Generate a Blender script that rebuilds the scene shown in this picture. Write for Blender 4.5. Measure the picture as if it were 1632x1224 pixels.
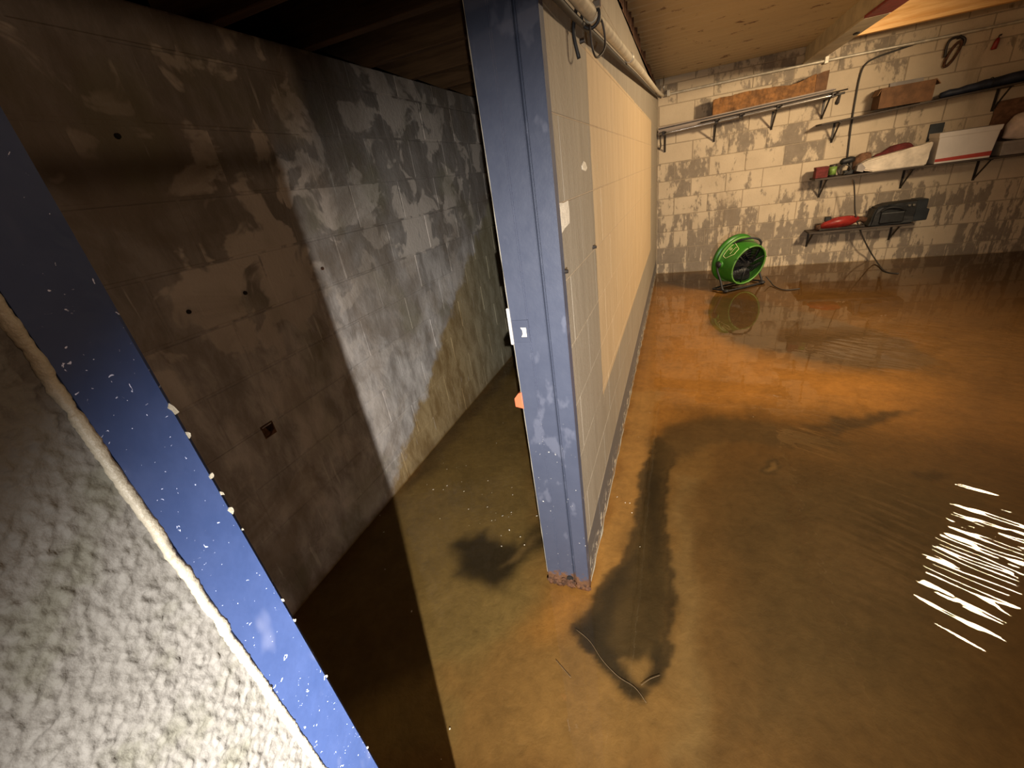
import bpy, bmesh, math, random
import numpy as np
from mathutils import Vector, Matrix, noise as mnoise

random.seed(7)
S = bpy.context.scene
for o in list(bpy.data.objects):
    bpy.data.objects.remove(o)

# ------------------------------------------------------------------ camera
FPX = 659.714
def cam_rot(a, b, c):
    ca, sa, cb, sb, cc, sc = math.cos(a), math.sin(a), math.cos(b), math.sin(b), math.cos(c), math.sin(c)
    return (np.array([[ca, -sa, 0], [sa, ca, 0], [0, 0, 1]]) @ np.array([[1, 0, 0], [0, cb, -sb], [0, sb, cb]])
            @ np.array([[cc, -sc, 0], [sc, cc, 0], [0, 0, 1]]))
CR = cam_rot(.415575, 1.121314, -.15637)
CP = np.array([0, 0, 1.5])
cam = bpy.data.cameras.new('camera')
cam.sensor_fit = 'HORIZONTAL'; cam.sensor_width = 36; cam.lens = FPX / 1632 * 36
cam.clip_start = .01
co = bpy.data.objects.new('camera', cam)
mw = Matrix([list(CR[i]) + [CP[i]] for i in range(3)] + [[0, 0, 0, 1]])
co.matrix_world = mw
S.collection.objects.link(co); S.camera = co

# ------------------------------------------------------------------ world, lights, exposure
w = bpy.data.worlds.new('world'); S.world = w; w.use_nodes = True
w.node_tree.nodes['Background'].inputs[0].default_value = (1, .8, .6, 1)
w.node_tree.nodes['Background'].inputs[1].default_value = 0.0
S.view_settings.view_transform = 'Standard'
try: S.view_settings.look = 'None'
except Exception: pass
S.view_settings.gamma = 1; S.view_settings.use_curve_mapping = False
S.view_settings.exposure = 0.0

def spot(name, loc, target, power, color, angle, blend, radius):
    l = bpy.data.lights.new(name, 'SPOT'); l.energy = power; l.color = color
    l.spot_size = math.radians(angle); l.spot_blend = blend; l.shadow_soft_size = radius
    o = bpy.data.objects.new(name, l); o.location = loc
    o.rotation_euler = (Vector(target) - Vector(loc)).to_track_quat('-Z', 'Y').to_euler()
    S.collection.objects.link(o); return o
def point(name, loc, power, color, radius):
    l = bpy.data.lights.new(name, 'POINT'); l.energy = power; l.color = color; l.shadow_soft_size = radius
    o = bpy.data.objects.new(name, l); o.location = loc; S.collection.objects.link(o); return o
# a white torch held at the photographer's side, and the warm work lamp of the right-hand room
spot('torch_light', (0.18, -0.382, 1.3), (-0.285, 1.354, 0.423), 345, (1, .95, .88), 97, 1., .006)
for k in (-1, 1):   # one lamp as two merged spots, paired to lengthen its glint on the water
    spot('work_lamp_light', (2.58 + .11 * k, 3.73 - .075 * k, 2.19), (-.3 + .1 * k, 4.6, .9), 240, (1, .755, .47), 152, .8, .14)
point('bulb_light', (2.6, -.6, 2.15), 60, (1, .68, .44), .12)  # added warm fill to lift the shaded left wall, no known source there

# ------------------------------------------------------------------ helpers
def hit(px, py, ax, v):
    d = CR @ np.array([px - 816, 612 - py, -FPX]); t = (v - CP[ax]) / d[ax]
    return CP + t * d

def mesh_obj(name, bm, mat, parent=None, smooth=False):
    me = bpy.data.meshes.new(name); bm.normal_update(); bm.to_mesh(me); bm.free()
    if mat: me.materials.append(mat)
    if smooth:
        for p in me.polygons: p.use_smooth = True
    o = bpy.data.objects.new(name, me); S.collection.objects.link(o)
    if parent: o.parent = parent
    return o
def empty(name, loc=(0, 0, 0)):
    o = bpy.data.objects.new(name, None); o.location = loc; o.empty_display_size = .05
    S.collection.objects.link(o); return o
def tag(o, label, cat, group=None, kind=None):
    o['label'] = label; o['category'] = cat
    if group: o['group'] = group
    if kind: o['kind'] = kind
    return o
def struct(o, label, cat): return tag(o, label, cat, kind='structure')

def box(bm, x0, x1, y0, y1, z0, z1, bevel=0, segs=1):
    r = bmesh.ops.create_cube(bm, size=1)
    vs = r['verts']
    for v in vs:
        v.co = Vector(((x0 + x1) / 2 + v.co.x * (x1 - x0), (y0 + y1) / 2 + v.co.y * (y1 - y0), (z0 + z1) / 2 + v.co.z * (z1 - z0)))
    if bevel:
        es = list({e for v in vs for e in v.link_edges})
        bmesh.ops.bevel(bm, geom=es, offset=bevel, segments=segs, profile=.5, affect='EDGES')
    return bm
def nb(): return bmesh.new()
def boxo(name, dims, mat, parent=None, bevel=0, segs=1):
    return mesh_obj(name, box(nb(), *dims, bevel=bevel, segs=segs), mat, parent)
def prism(bm, poly, axis, a, b):
    """polygon extruded along axis from a to b; poly holds the two other coords in xyz order"""
    def P(p, t):
        l = list(p); l.insert(axis, t); return Vector(l)
    n = len(poly)
    A = [bm.verts.new(P(p, a)) for p in poly]; B = [bm.verts.new(P(p, b)) for p in poly]
    bm.faces.new(A); bm.faces.new(list(reversed(B)))
    for i in range(n): bm.faces.new((A[i], B[i], B[(i + 1) % n], A[(i + 1) % n]))
    bmesh.ops.recalc_face_normals(bm, faces=bm.faces[:])
    return bm
def smooth_path(pts, n):
    P = [Vector(p) for p in pts]; out = []
    for i in range(len(P) - 1):
        p0 = P[max(i - 1, 0)]; p1 = P[i]; p2 = P[i + 1]; p3 = P[min(i + 2, len(P) - 1)]
        for k in range(n):
            t = k / n
            out.append(.5 * ((2 * p1) + (p2 - p0) * t + (2 * p0 - 5 * p1 + 4 * p2 - p3) * t * t + (3 * p1 - p0 - 3 * p2 + p3) * t ** 3))
    out.append(P[-1]); return out
def tube(bm, pts, r, n=8, closed=False):
    P = [Vector(p) for p in pts]; m = len(P); rings = []; prev = None
    rr = r if hasattr(r, '__len__') else [r] * m
    for i in range(m):
        if closed: t = P[(i + 1) % m] - P[i - 1]
        else: t = P[min(i + 1, m - 1)] - P[max(i - 1, 0)]
        t.normalize()
        if prev is None:
            u = t.orthogonal().normalized()
        else:
            u = (prev - t * prev.dot(t)).normalized()
        prev = u; v = t.cross(u)
        rings.append([bm.verts.new(P[i] + (u * math.cos(2 * math.pi * k / n) + v * math.sin(2 * math.pi * k / n)) * rr[i]) for k in range(n)])
    for i in range(m if closed else m - 1):
        a, b = rings[i], rings[(i + 1) % m]
        for k in range(n): bm.faces.new((a[k], a[(k + 1) % n], b[(k + 1) % n], b[k]))
    if not closed:
        bm.faces.new(list(reversed(rings[0]))); bm.faces.new(rings[-1])
    return bm
def tubeo(name, pts, r, mat, parent=None, n=8, closed=False):
    return mesh_obj(name, tube(nb(), pts, r, n, closed), mat, parent, True)
def lathe(bm, prof, n=40):
    """prof: (radius, z) list, closed loop if first==last; around local z"""
    rings = []
    for r, z in prof:
        rings.append([bm.verts.new((r * math.cos(2 * math.pi * k / n), r * math.sin(2 * math.pi * k / n), z)) for k in range(n)])
    for a, b in zip(rings, rings[1:]):
        for k in range(n): bm.faces.new((a[k], a[(k + 1) % n], b[(k + 1) % n], b[k]))
    return bm

# ------------------------------------------------------------------ node helpers
class NT:
    def __init__(s, name):
        s.m = bpy.data.materials.new(name); s.m.use_nodes = True; s.t = s.m.node_tree
        s.t.nodes.clear()
        s.out = s.t.nodes.new('ShaderNodeOutputMaterial')
    def n(s, typ, ins=None, **kw):
        nd = s.t.nodes.new('ShaderNode' + typ)
        for k, v in kw.items(): setattr(nd, k, v)
        for k, v in (ins or {}).items(): s.set(nd, k, v)
        return nd
    def set(s, nd, k, v):
        sock = nd.inputs[k]
        if hasattr(v, 'is_linked'): s.t.links.new(v, sock)
        elif hasattr(v, 'outputs'): s.t.links.new(v.outputs[0], sock)
        else: sock.default_value = v
    def pos(s): return s.n('NewGeometry').outputs['Position']
    def xyz(s, v=None):
        nd = s.n('SeparateXYZ', {0: v if v is not None else s.pos()}); return nd.outputs
    def scale(s, v, sc):
        return s.n('VectorMath', {0: v, 1: sc}, operation='MULTIPLY').outputs[0]
    def noise(s, sc, det=4, rough=.55, v=None, dist=0):
        return s.n('TexNoise', {'Vector': v if v is not None else s.pos(), 'Scale': sc, 'Detail': det, 'Roughness': rough, 'Distortion': dist}).outputs['Fac']
    def ramp(s, f, a, b, lo=0., hi=1.):
        nd = s.n('MapRange', {'Value': f, 'From Min': a, 'From Max': b, 'To Min': lo, 'To Max': hi}); nd.interpolation_type = 'SMOOTHSTEP'
        return nd.outputs[0]
    def math(s, op, a, b=0., c=None):
        nd = s.n('Math', {0: a, 1: b}, operation=op)
        if c is not None: s.set(nd, 2, c)
        return nd.outputs[0]
    def mix(s, f, a, b):
        nd = s.n('Mix', data_type='RGBA')
        s.set(nd, 0, f)
        for i, c in ((6, a), (7, b)):
            s.set(nd, i, c if hasattr(c, 'is_linked') else (*c[:3], 1))
        return nd.outputs[2]
    def bump(s, h, strength=.3, dist=.01, normal=None):
        d = {'Height': h, 'Strength': strength, 'Distance': dist}
        if normal is not None: d['Normal'] = normal
        return s.n('Bump', d).outputs[0]
    def bsdf(s, col, rough=.8, normal=None, metal=0., spec=.5):
        nd = s.n('BsdfPrincipled', {'Roughness': rough, 'Metallic': metal, 'Specular IOR Level': spec})
        s.set(nd, 'Base Color', col if hasattr(col, 'is_linked') else (*col[:3], 1))
        if normal is not None: s.set(nd, 'Normal', normal)
        s.t.links.new(nd.outputs[0], s.out.inputs[0]); return s.m

def plain(name, col, rough=.6, metal=0., var=.25, scale=9., bump=.0, spec=.5):
    t = NT(name); f = t.noise(scale, 5, .6)
    c = t.mix(t.ramp(f, .3, .7), [x * (1 - var) for x in col], [min(1, x * (1 + var)) for x in col])
    n = t.bump(t.noise(scale * 6, 3), bump, .004) if bump else None
    return t.bsdf(c, rough, n, metal, spec)

# ---- masonry
def mat_back():
    t = NT('painted_block'); p = t.pos(); x, y, z = t.xyz()
    n1 = t.noise(1.7, 6, .62, t.scale(p, (1, 1, .8)), .4)
    n2 = t.noise(9, 5, .6, t.scale(p, (1, 1, .45)), .3)
    rnd = t.n('ObjectInfo').outputs['Random']
    f = t.math('ADD', t.math('ADD', t.math('MULTIPLY', n1, .75), t.math('MULTIPLY', t.math('SUBTRACT', n2, .5), .6)), t.math('ADD', t.math('MULTIPLY', t.math('SUBTRACT', rnd, .5), .24), t.math('MULTIPLY', t.math('SUBTRACT', t.noise(26, 4, .65, t.scale(p, (1, 1, .5))), .5), .4)))
    # scraped patch left of the shelves, streaky wear towards the floor, better kept high up and on the right
    vst = t.noise(16, 4, .6, t.scale(p, (1, 1, .14)))
    low = t.math('ADD', t.ramp(z, .2, 1.1, -.06, .09), t.math('MULTIPLY', t.math('MULTIPLY', t.math('SUBTRACT', vst, .5), 1.1), t.ramp(z, .45, 1.0, 1, .1)))
    f = t.math('ADD', t.math('ADD', f, low), t.ramp(x, 1.0, 2.2, 0, .05))
    paint = t.mix(t.noise(3.5, 5, .6), (.46, .37, .26), (.70, .58, .42))
    bare = t.mix(t.noise(14, 5), (.19, .155, .115), (.34, .28, .215))
    c = t.mix(t.ramp(f, .33, .44), bare, paint)
    stain = t.ramp(t.noise(2.2, 5, .6, t.scale(p, (1.5, 1, .35))), .56, .72)
    c = t.mix(t.math('MULTIPLY', stain, .45), c, (.24, .18, .12))
    h = t.math('ADD', t.math('MULTIPLY', f, .6), t.math('MULTIPLY', t.noise(90, 4), .4))
    return t.bsdf(c, .82, t.bump(h, .5, .012), spec=.25)
def mat_left(nm='bare_block'):
    t = NT(nm); p = t.pos(); x, y, z = t.xyz()
    vs = t.scale(p, (1, 1, .5))
    n1 = t.noise(2.3, 4, .5, vs, .5); n2 = t.noise(12, 6, .65, t.scale(p, (1, 1, .4)), .3); n3 = t.noise(5, 4, .55, p, .6)
    rnd = t.n('ObjectInfo').outputs['Random']
    grey = t.mix(t.ramp(n2, .3, .72), (.25, .225, .205), (.53, .495, .47))
    patch = t.ramp(t.math('ADD', n3, t.math('MULTIPLY', t.math('SUBTRACT', rnd, .5), .13)), .50, .56)
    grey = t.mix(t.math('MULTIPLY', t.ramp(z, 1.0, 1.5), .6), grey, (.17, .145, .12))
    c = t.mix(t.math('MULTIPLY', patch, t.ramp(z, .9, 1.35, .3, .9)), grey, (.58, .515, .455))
    dirt = t.ramp(t.noise(1.9, 6, .6, p, .8), .47, .66)
    c = t.mix(t.math('MULTIPLY', dirt, .6), c, (.17, .13, .09))
    green = t.ramp(t.noise(2.9, 3, .5, p), .55, .7)
    c = t.mix(t.math('MULTIPLY', green, .35), c, (.19, .18, .10))
    # tide mark of brown mud: rises along the wall towards its far end
    edge = t.math('SUBTRACT', t.math('ADD', t.math('MULTIPLY', t.math('SUBTRACT', y, 1.42), .66), .05), z)
    edge = t.math('ADD', edge, t.math('MULTIPLY', t.math('SUBTRACT', t.noise(7, 5, .6), .5), .35))
    mud = t.mix(t.ramp(n2, .35, .65), (.21, .135, .055), (.36, .265, .135))
    mud = t.mix(t.ramp(y, 2.3, 3.3), mud, t.mix(t.ramp(n2, .35, .65), (.22, .19, .12), (.34, .31, .22)))
    c = t.mix(t.math('MULTIPLY', t.ramp(edge, -.03, .06), t.ramp(y, 1.3, 1.5)), c, mud)
    low = t.ramp(t.math('ADD', z, t.math('MULTIPLY', t.noise(11, 4), .16)), .05, .17, 1, 0)
    c = t.mix(t.math('MULTIPLY', low, .55), c, (.13, .08, .035))
    streak = t.ramp(t.noise(38, 3, .5, t.scale(p, (1, 1, .09))), .66, .74)
    c = t.mix(t.math('MULTIPLY', streak, .45), c, (.62, .58, .52))
    h = t.math('ADD', t.math('MULTIPLY', n2, .6), t.math('MULTIPLY', t.noise(60, 5), .4))
    return t.bsdf(c, .85, t.bump(h, .55, .012), spec=.25)
def mat_partition():
    t = NT('partition_paint'); p = t.pos(); x, y, z = t.xyz()
    wob = t.math('MULTIPLY', t.math('SUBTRACT', t.noise(14, 4), .5), .035)
    yy = t.math('ADD', y, wob); zz = t.math('ADD', z, wob)
    r = t.math('MULTIPLY', t.math('MULTIPLY', t.ramp(yy, 1.645, 1.655), t.ramp(y, 5.12, 5.16, 1, 0)),
               t.math('MULTIPLY', t.ramp(z, .585, .592), t.ramp(t.math('ADD', z, t.math('MULTIPLY', wob, t.ramp(y, 2.6, 3.2))), 1.848, 1.854, 1, 0)))
    stre = t.noise(22, 5, .6, t.scale(p, (1, 1, .12)))
    grey = t.mix(t.ramp(stre, .15, .85), (.235, .20, .152), (.315, .272, .212))
    tan = t.mix(t.ramp(stre, .15, .85), (.43, .315, .185), (.54, .41, .255))
    c = t.mix(r, grey, tan)
    # lowest course carries a band of grey floor paint with a scuffed lower edge
    band = t.ramp(z, .196, .2, 1, 0)
    c = t.mix(band, c, (.105, .098, .096))
    chips = t.math('MULTIPLY', t.ramp(t.noise(26, 4, .6), .56, .6), t.ramp(z, .02, .13, 1, 0))
    c = t.mix(chips, c, (.68, .62, .5))
    lite = t.ramp(t.noise(13, 5, .7, p, .6), .66, .72)
    c = t.mix(t.math('MULTIPLY', lite, .5), c, (.44, .385, .29))
    h = t.math('ADD', t.math('MULTIPLY', t.noise(55, 5, .65), .8), t.math('MULTIPLY', stre, .4))
    return t.bsdf(c, .6, t.bump(h, .4, .008), spec=.4)
def mat_mortar(name, a, b):
    t = NT(name); return t.bsdf(t.mix(t.noise(14, 5), a, b), .9, t.bump(t.noise(70, 4), .5, .01), spec=.2)
def mat_plaster():
    t = NT('rough_plaster'); p = t.pos(); x, y, z = t.xyz()
    c = t.mix(t.noise(14, 4), (.100, .093, .084), (.138, .132, .123))
    c = t.mix(t.math('MULTIPLY', t.ramp(t.noise(18, 4, .6), .5, .66), .55), c, (.07, .068, .045))
    return t.bsdf(c, .7, t.bump(t.noise(420, 2, .5), .35, .002), spec=.25)
def mat_blue():
    t = NT('blue_metal_paint'); p = t.pos(); x, y, z = t.xyz()
    c = t.mix(t.noise(11, 4, .6), (.052, .061, .096), (.074, .085, .126))
    near = t.ramp(y, .3, .6)
    c = t.mix(near, t.mix(t.noise(35, 4, .6), (.018, .034, .098), (.034, .054, .138)), c)  # same paint, darker and bluer on the near jamb to offset close torchlight
    sc = t.ramp(t.noise(16, 3, .5, t.scale(p, (1, 1, .6))), .60, .68)
    c = t.mix(t.math('MULTIPLY', sc, .2), c, (.25, .26, .33))
    spk = t.ramp(t.noise(75, 3, .6), .70, .73)
    c = t.mix(t.math('MULTIPLY', spk, t.ramp(z, .85, .55)), c, (.75, .72, .66))
    spk2 = t.ramp(t.noise(240, 2, .5, p, 1.), .70, .74)
    c = t.mix(t.math('MULTIPLY', spk2, t.math('SUBTRACT', 1., near)), c, (.55, .6, .85))
    rust = t.ramp(t.math('ADD', z, t.math('MULTIPLY', t.math('SUBTRACT', t.noise(40, 4, .7), .5), .16)), .045, .075, 1, 0)
    c = t.mix(rust, c, t.mix(t.noise(60, 4), (.035, .016, .008), (.22, .10, .04)))
    rough = t.math('ADD', .30, t.math('ADD', t.math('MULTIPLY', t.noise(20, 4), .25), t.math('MULTIPLY', rust, .35)))
    h = t.math('ADD', t.noise(45, 3), t.math('MULTIPLY', rust, t.noise(150, 3)))
    return t.bsdf(c, rough, t.bump(h, .12, .006), spec=.5)
def mat_deck():
    t = NT('deck_paint'); p = t.pos()
    c = t.mix(t.noise(3, 5, .6, t.scale(p, (.3, 1, 1))), (.50, .395, .24), (.66, .535, .34))
    sp = t.ramp(t.noise(9, 5, .7, t.scale(p, (.7, 1.2, 1))), .60, .68)
    c = t.mix(sp, c, (.13, .055, .03))
    return t.bsdf(c, .7, t.bump(t.noise(24, 3, .5, t.scale(p, (.2, 1, 1))), .3, .01), spec=.3)
def mat_wood(name, a, b, axis=0):
    t = NT(name); p = t.pos()
    s = [14, 14, 14]; s[axis] = 1.2
    f = t.noise(2.2, 6, .6, t.scale(p, tuple(s)), .4)
    return t.bsdf(t.mix(t.ramp(f, .3, .7), a, b), .75, t.bump(f, .25, .005), spec=.25)
def mat_floor():
    t = NT('muddy_concrete'); p = t.pos()
    a = t.n('Attribute', attribute_name='silt').outputs['Color']
    n = t.noise(5, 7, .65, p, .5); n2 = t.noise(28, 5, .6, p, .3)
    n3 = t.noise(2.2, 6, .7, p, 1.2)
    v = t.math('ADD', .02, t.math('ADD', t.math('MULTIPLY', t.math('ADD', n, t.math('MULTIPLY', n3, .6)), .85), t.math('MULTIPLY', n2, .6)))
    c = t.n('VectorMath', {0: a, 3: v}, operation='SCALE').outputs[0]
    g = t.ramp(t.noise(90, 3, .6), .66, .72)
    c = t.mix(t.math('MULTIPLY', g, .25), c, (.06, .035, .015))
    return t.bsdf(c, .7, t.bump(t.math('ADD', n, t.math('MULTIPLY', n2, .5)), .3, .02), spec=.2)
def mat_water():
    t = NT('muddy_water'); p = t.pos(); x, y, z = t.xyz()
    nrm = t.bump(t.noise(6, 3, .5, p, .4), 1., .0005)
    gl = t.n('BsdfGlossy', {'Color': (1, 1, 1, 1), 'Roughness': .015, 'Normal': nrm})
    tr = t.n('BsdfTransparent', {'Color': (.93, .87, .74, 1)})
    fr = t.n('Fresnel', {'IOR': t.math('ADD', 1.33, t.math('MULTIPLY', t.n('NewGeometry').outputs['Backfacing'], 1 / 1.33 - 1.33)), 'Normal': nrm})
    mx = t.n('MixShader', {0: fr.outputs[0], 1: tr.outputs[0], 2: gl.outputs[0]})
    t.t.links.new(mx.outputs[0], t.out.inputs[0]); return t.m
RIPPLE = 24.

M = dict(
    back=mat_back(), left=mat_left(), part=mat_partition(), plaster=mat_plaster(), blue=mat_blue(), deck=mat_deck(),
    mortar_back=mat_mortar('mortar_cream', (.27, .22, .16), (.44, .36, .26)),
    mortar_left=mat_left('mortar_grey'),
    mortar_part=mat_mortar('mortar_painted', (.36, .285, .20), (.50, .40, .285)),
    concrete=mat_mortar('concrete_wall', (.24, .20, .16), (.40, .34, .27)),
    floor=mat_floor(), water=mat_water(),
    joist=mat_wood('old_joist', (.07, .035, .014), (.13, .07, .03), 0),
    pine=mat_wood('pine_header', (.72, .38, .12), (.92, .58, .25), 0),
    beam=plain('cream_steel_paint', (.52, .45, .32), .5, 0, .18, 6, .1),
    primer=plain('red_primer', (.24, .025, .02), .6, 0, .3, 20, .1),
    caulk=plain('caulk', (.30, .272, .215), .5, 0, .1, 60, .3),
    pipe=plain('grey_conduit', (.55, .50, .40), .42, .25, .2, 18, .05),
    black=plain('black_rubber', (.012, .012, .013), .55, 0, .3, 20, 0),
    cable=plain('dark_cable', (.035, .03, .025), .6),
    iron=plain('dark_iron', (.045, .037, .032), .5, .5, .4, 25, .1),
    steel=plain('bright_steel', (.55, .53, .5), .3, .9, .15, 30),
    kraft=plain('kraft_paper', (.235, .105, .03), .8, 0, .45, 16, .5),
    card=plain('brown_cardboard', (.14, .068, .03), .85, 0, .25, 14, .2),
    cardin=plain('cardboard_inside', (.24, .13, .065), .9, 0, .2, 14, .2),
    shelf=mat_wood('shelf_board', (.24, .195, .165), (.38, .32, .28), 0),
    darkshelf=mat_wood('dark_shelf_board', (.045, .035, .03), (.10, .08, .065), 0),
    white=plain('white_card', (.72, .68, .64), .6, 0, .06, 5),
    cream=plain('off_white_paper', (.66, .58, .47), .75, 0, .2, 8, .3),
    red=plain('red_print', (.45, .05, .035), .5, 0, .1),
    redtool=plain('red_plastic', (.30, .026, .02), .4, 0, .2, 14),
    darkred=plain('dark_red_cloth', (.13, .02, .018), .9, 0, .35, 22, .4),
    brown=plain('brown_cloth', (.17, .085, .045), .9, 0, .35, 20, .4),
    navy=plain('navy_tarp', (.025, .03, .05), .55, 0, .4, 14, .4),
    blackbag=plain('black_nylon', (.009, .010, .011), .5, 0, .5, 26, .4),
    slate=plain('slate_plastic', (.022, .028, .034), .45, 0, .25, 12),
    grey=plain('grey_card', (.30, .27, .25), .7, 0, .15, 8),
    sack=plain('pale_sack', (.62, .52, .47), .8, 0, .2, 9, .4),
    green=plain('green_plastic', (.03, .165, .012), .38, 0, .12, 8),
    greenedge=plain('pale_green_edge', (.13, .31, .06), .4, 0, .1),
    canlabel=plain('green_label', (.18, .30, .06), .5, 0, .4, 40),
    yellow=plain('pale_yellow_print', (.85, .85, .45), .5, 0, .05),
    orange=plain('orange_tape', (.75, .16, .07), .5, 0, .15),
    rust=plain('rusty_metal', (.10, .045, .022), .8, .2, .5, 45, .5),
    hole=plain('dark_cavity', (.012, .009, .007), .95, 0, .3, 20),
    crumb=plain('pale_crumb', (.70, .62, .48), .8, 0, .2, 30),
    twig=plain('pale_strand', (.13, .085, .04), .8, 0, .3, 40),
    label=plain('white_paint_scrap', (.72, .66, .55), .7, 0, .15, 60, .4),
)

# ------------------------------------------------------------------ measures
XW, XB = -.293, -.447           # partition: face towards the big room, face towards the small room
XL, YB = -1.475, 6.5            # small room's outer wall, back wall
D0, D1 = .135, 1.10             # door opening
TOPW, TOPL, DECK = 2.17, 2.11, 2.36
ZB = -.02

# ------------------------------------------------------------------ floor and flood water
def sdf(P, poly):
    poly = np.array(poly); d = np.full(len(P), 1e9); ins = np.zeros(len(P), bool); n = len(poly)
    for i in range(n):
        a = poly[i]; b = poly[(i + 1) % n]; e = b - a; v = P - a
        t = np.clip((v @ e) / (e @ e), 0, 1); d = np.minimum(d, np.linalg.norm(v - t[:, None] * e, axis=1))
        c = ((a[1] > P[:, 1]) != (b[1] > P[:, 1]))
        with np.errstate(divide='ignore', invalid='ignore'):
            xi = (b[0] - a[0]) * (P[:, 1] - a[1]) / (b[1] - a[1]) + a[0]
        ins ^= c & (P[:, 0] < xi)
    return np.where(ins, -d, d)
def fpoly(pts): return [hit(x, y, 2, 0)[:2] for x, y in pts]
def sm(d, a, b): t = np.clip((d - a) / (b - a), 0, 1); return t * t * (3 - 2 * t)

def spacing(lo, hi, f):
    v = [lo]
    while v[-1] < hi: v.append(v[-1] + f(v[-1]))
    v[-1] = hi; return np.array(v)
xs = spacing(-1.6, 5.5, lambda x: .013 if -1.6 <= x < 1.6 else .03)
ys = spacing(-3., 6.6, lambda y: .05 if y < .2 else (.012 if y < 2.2 else .02 if y < 4 else .03))
nx, ny = len(xs), len(ys)
X, Y = np.meshgrid(xs, ys); P = np.stack([X.ravel(), Y.ravel()], 1)
rng = np.random.default_rng(3)
def wob(P, k, amp, s):
    out = np.zeros((len(P), 2))
    for i in range(7):
        d = rng.normal(size=2) * k * (1 + .7 * i); ph = rng.uniform(0, 6.28)
        out[:, i % 2] += np.sin(P @ d + ph) * amp / (1 + .6 * i)
        out[:, (i + 1) % 2] += np.cos(P @ (d[::-1] * [1, -1]) + ph) * amp / (1 + .6 * i) * .7
    return out * s
Pw = P + wob(P, 7, .02, 1.) + wob(P, 25, .006, 1.)
col = np.empty((len(P), 3)); col[:] = (.125, .066, .021)
hgt = np.zeros(len(P))
def lay(pts, c, soft, k=1., dz=0., Q=None):
    q = Pw if Q is None else Q
    m = (1 - sm(sdf(q, fpoly(pts)), -soft, soft)) * k
    col[:] = col * (1 - m[:, None]) + np.array(c) * m[:, None]; hgt[:] += dz * m; return m
# small room floor: greenish mud
lay([(440, 1224), (480, 960), (640, 780), (822, 565), (850, 700), (872, 930), (740, 1224)], (.155, .108, .042), .10)
# ochre silt washed along the partition and across the middle of the room
lay([(1030, 455), (1135, 462), (1140, 530), (1195, 560), (1300, 588), (1450, 600), (1632, 640), (1632, 700), (1480, 680), (1360, 655), (1230, 650), (1090, 650), (1030, 700), (1010, 800), (985, 900), (950, 960), (880, 1000), (900, 940), (945, 920), (985, 716)], (.33, .165, .042), .22)
lay([(1030, 700), (1010, 800), (985, 900), (935, 1000), (860, 1010), (700, 1080), (720, 1224), (1120, 1224), (1110, 1050), (1100, 900), (1110, 780), (1150, 700)], (.155, .092, .033), .08)
lay([(1080, 760), (1105, 760), (1110, 900), (1120, 1100), (1130, 1224), (1075, 1224), (1085, 1100), (1070, 900)], (.20, .135, .06), .05, .7)
# darker grey-brown tones over the right side and beside the fan
lay([(1110, 800), (1180, 730), (1350, 735), (1632, 760), (1632, 1224), (1150, 1224), (1120, 1000)], (.078, .050, .021), .34)
lay([(1128, 470), (1132, 515), (1160, 540), (1200, 552), (1300, 572), (1430, 590), (1500, 582), (1460, 545), (1380, 520), (1300, 500), (1215, 478)], (.085, .055, .030), .05, .85, -.002)
lay([(1230, 440), (1632, 400), (1632, 540), (1500, 520), (1380, 470)], (.075, .042, .02), .25, .8)
lay([(1005, 620), (1050, 620), (1035, 700), (1018, 780), (1000, 850), (965, 935), (942, 940), (975, 790)], (.30, .17, .055), .04, .9)
lay([(1440, 640), (1520, 600), (1680, 560), (1680, 780), (1560, 760)], (.10, .052, .02), .35, .85)
lay([(1340, 470), (1632, 440), (1680, 580), (1560, 575)], (.085, .046, .019), .3, .75)
# dark silt tongues
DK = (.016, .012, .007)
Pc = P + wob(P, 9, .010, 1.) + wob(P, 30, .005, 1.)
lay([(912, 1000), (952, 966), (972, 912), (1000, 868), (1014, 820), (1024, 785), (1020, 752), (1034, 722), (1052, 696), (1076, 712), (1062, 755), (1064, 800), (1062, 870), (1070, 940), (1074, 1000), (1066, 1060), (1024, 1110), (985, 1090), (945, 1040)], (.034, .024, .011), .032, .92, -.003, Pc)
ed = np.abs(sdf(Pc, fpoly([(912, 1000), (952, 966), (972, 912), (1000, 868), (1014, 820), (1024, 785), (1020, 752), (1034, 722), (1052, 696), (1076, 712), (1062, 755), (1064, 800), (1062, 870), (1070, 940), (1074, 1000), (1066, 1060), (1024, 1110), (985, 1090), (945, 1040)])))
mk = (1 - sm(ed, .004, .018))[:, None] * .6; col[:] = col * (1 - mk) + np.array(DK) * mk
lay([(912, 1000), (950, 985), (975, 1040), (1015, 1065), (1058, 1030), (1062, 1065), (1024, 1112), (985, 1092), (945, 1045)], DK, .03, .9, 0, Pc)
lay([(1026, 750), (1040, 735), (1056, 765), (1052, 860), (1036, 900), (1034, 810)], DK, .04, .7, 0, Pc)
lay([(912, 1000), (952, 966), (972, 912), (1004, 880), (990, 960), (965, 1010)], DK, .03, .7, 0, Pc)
lay([(990, 1060), (1030, 1040), (1045, 1062), (1025, 1092)], (.17, .105, .04), .02, .8)
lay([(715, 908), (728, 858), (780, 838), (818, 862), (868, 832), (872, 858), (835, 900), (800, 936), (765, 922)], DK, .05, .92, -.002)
lay([(800, 895), (830, 862), (855, 848), (835, 885)], (.17, .115, .05), .02, .5)
lay([(1052, 695), (1090, 668), (1160, 660), (1240, 678), (1370, 702), (1350, 722), (1230, 710), (1150, 700), (1100, 722), (1062, 745), (1050, 730)], (.075, .048, .021), .06, .8)
lay([(1285, 678), (1330, 662), (1400, 658), (1470, 655), (1420, 668), (1350, 684), (1320, 690)], (.055, .034, .016), .03, .85)
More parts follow.
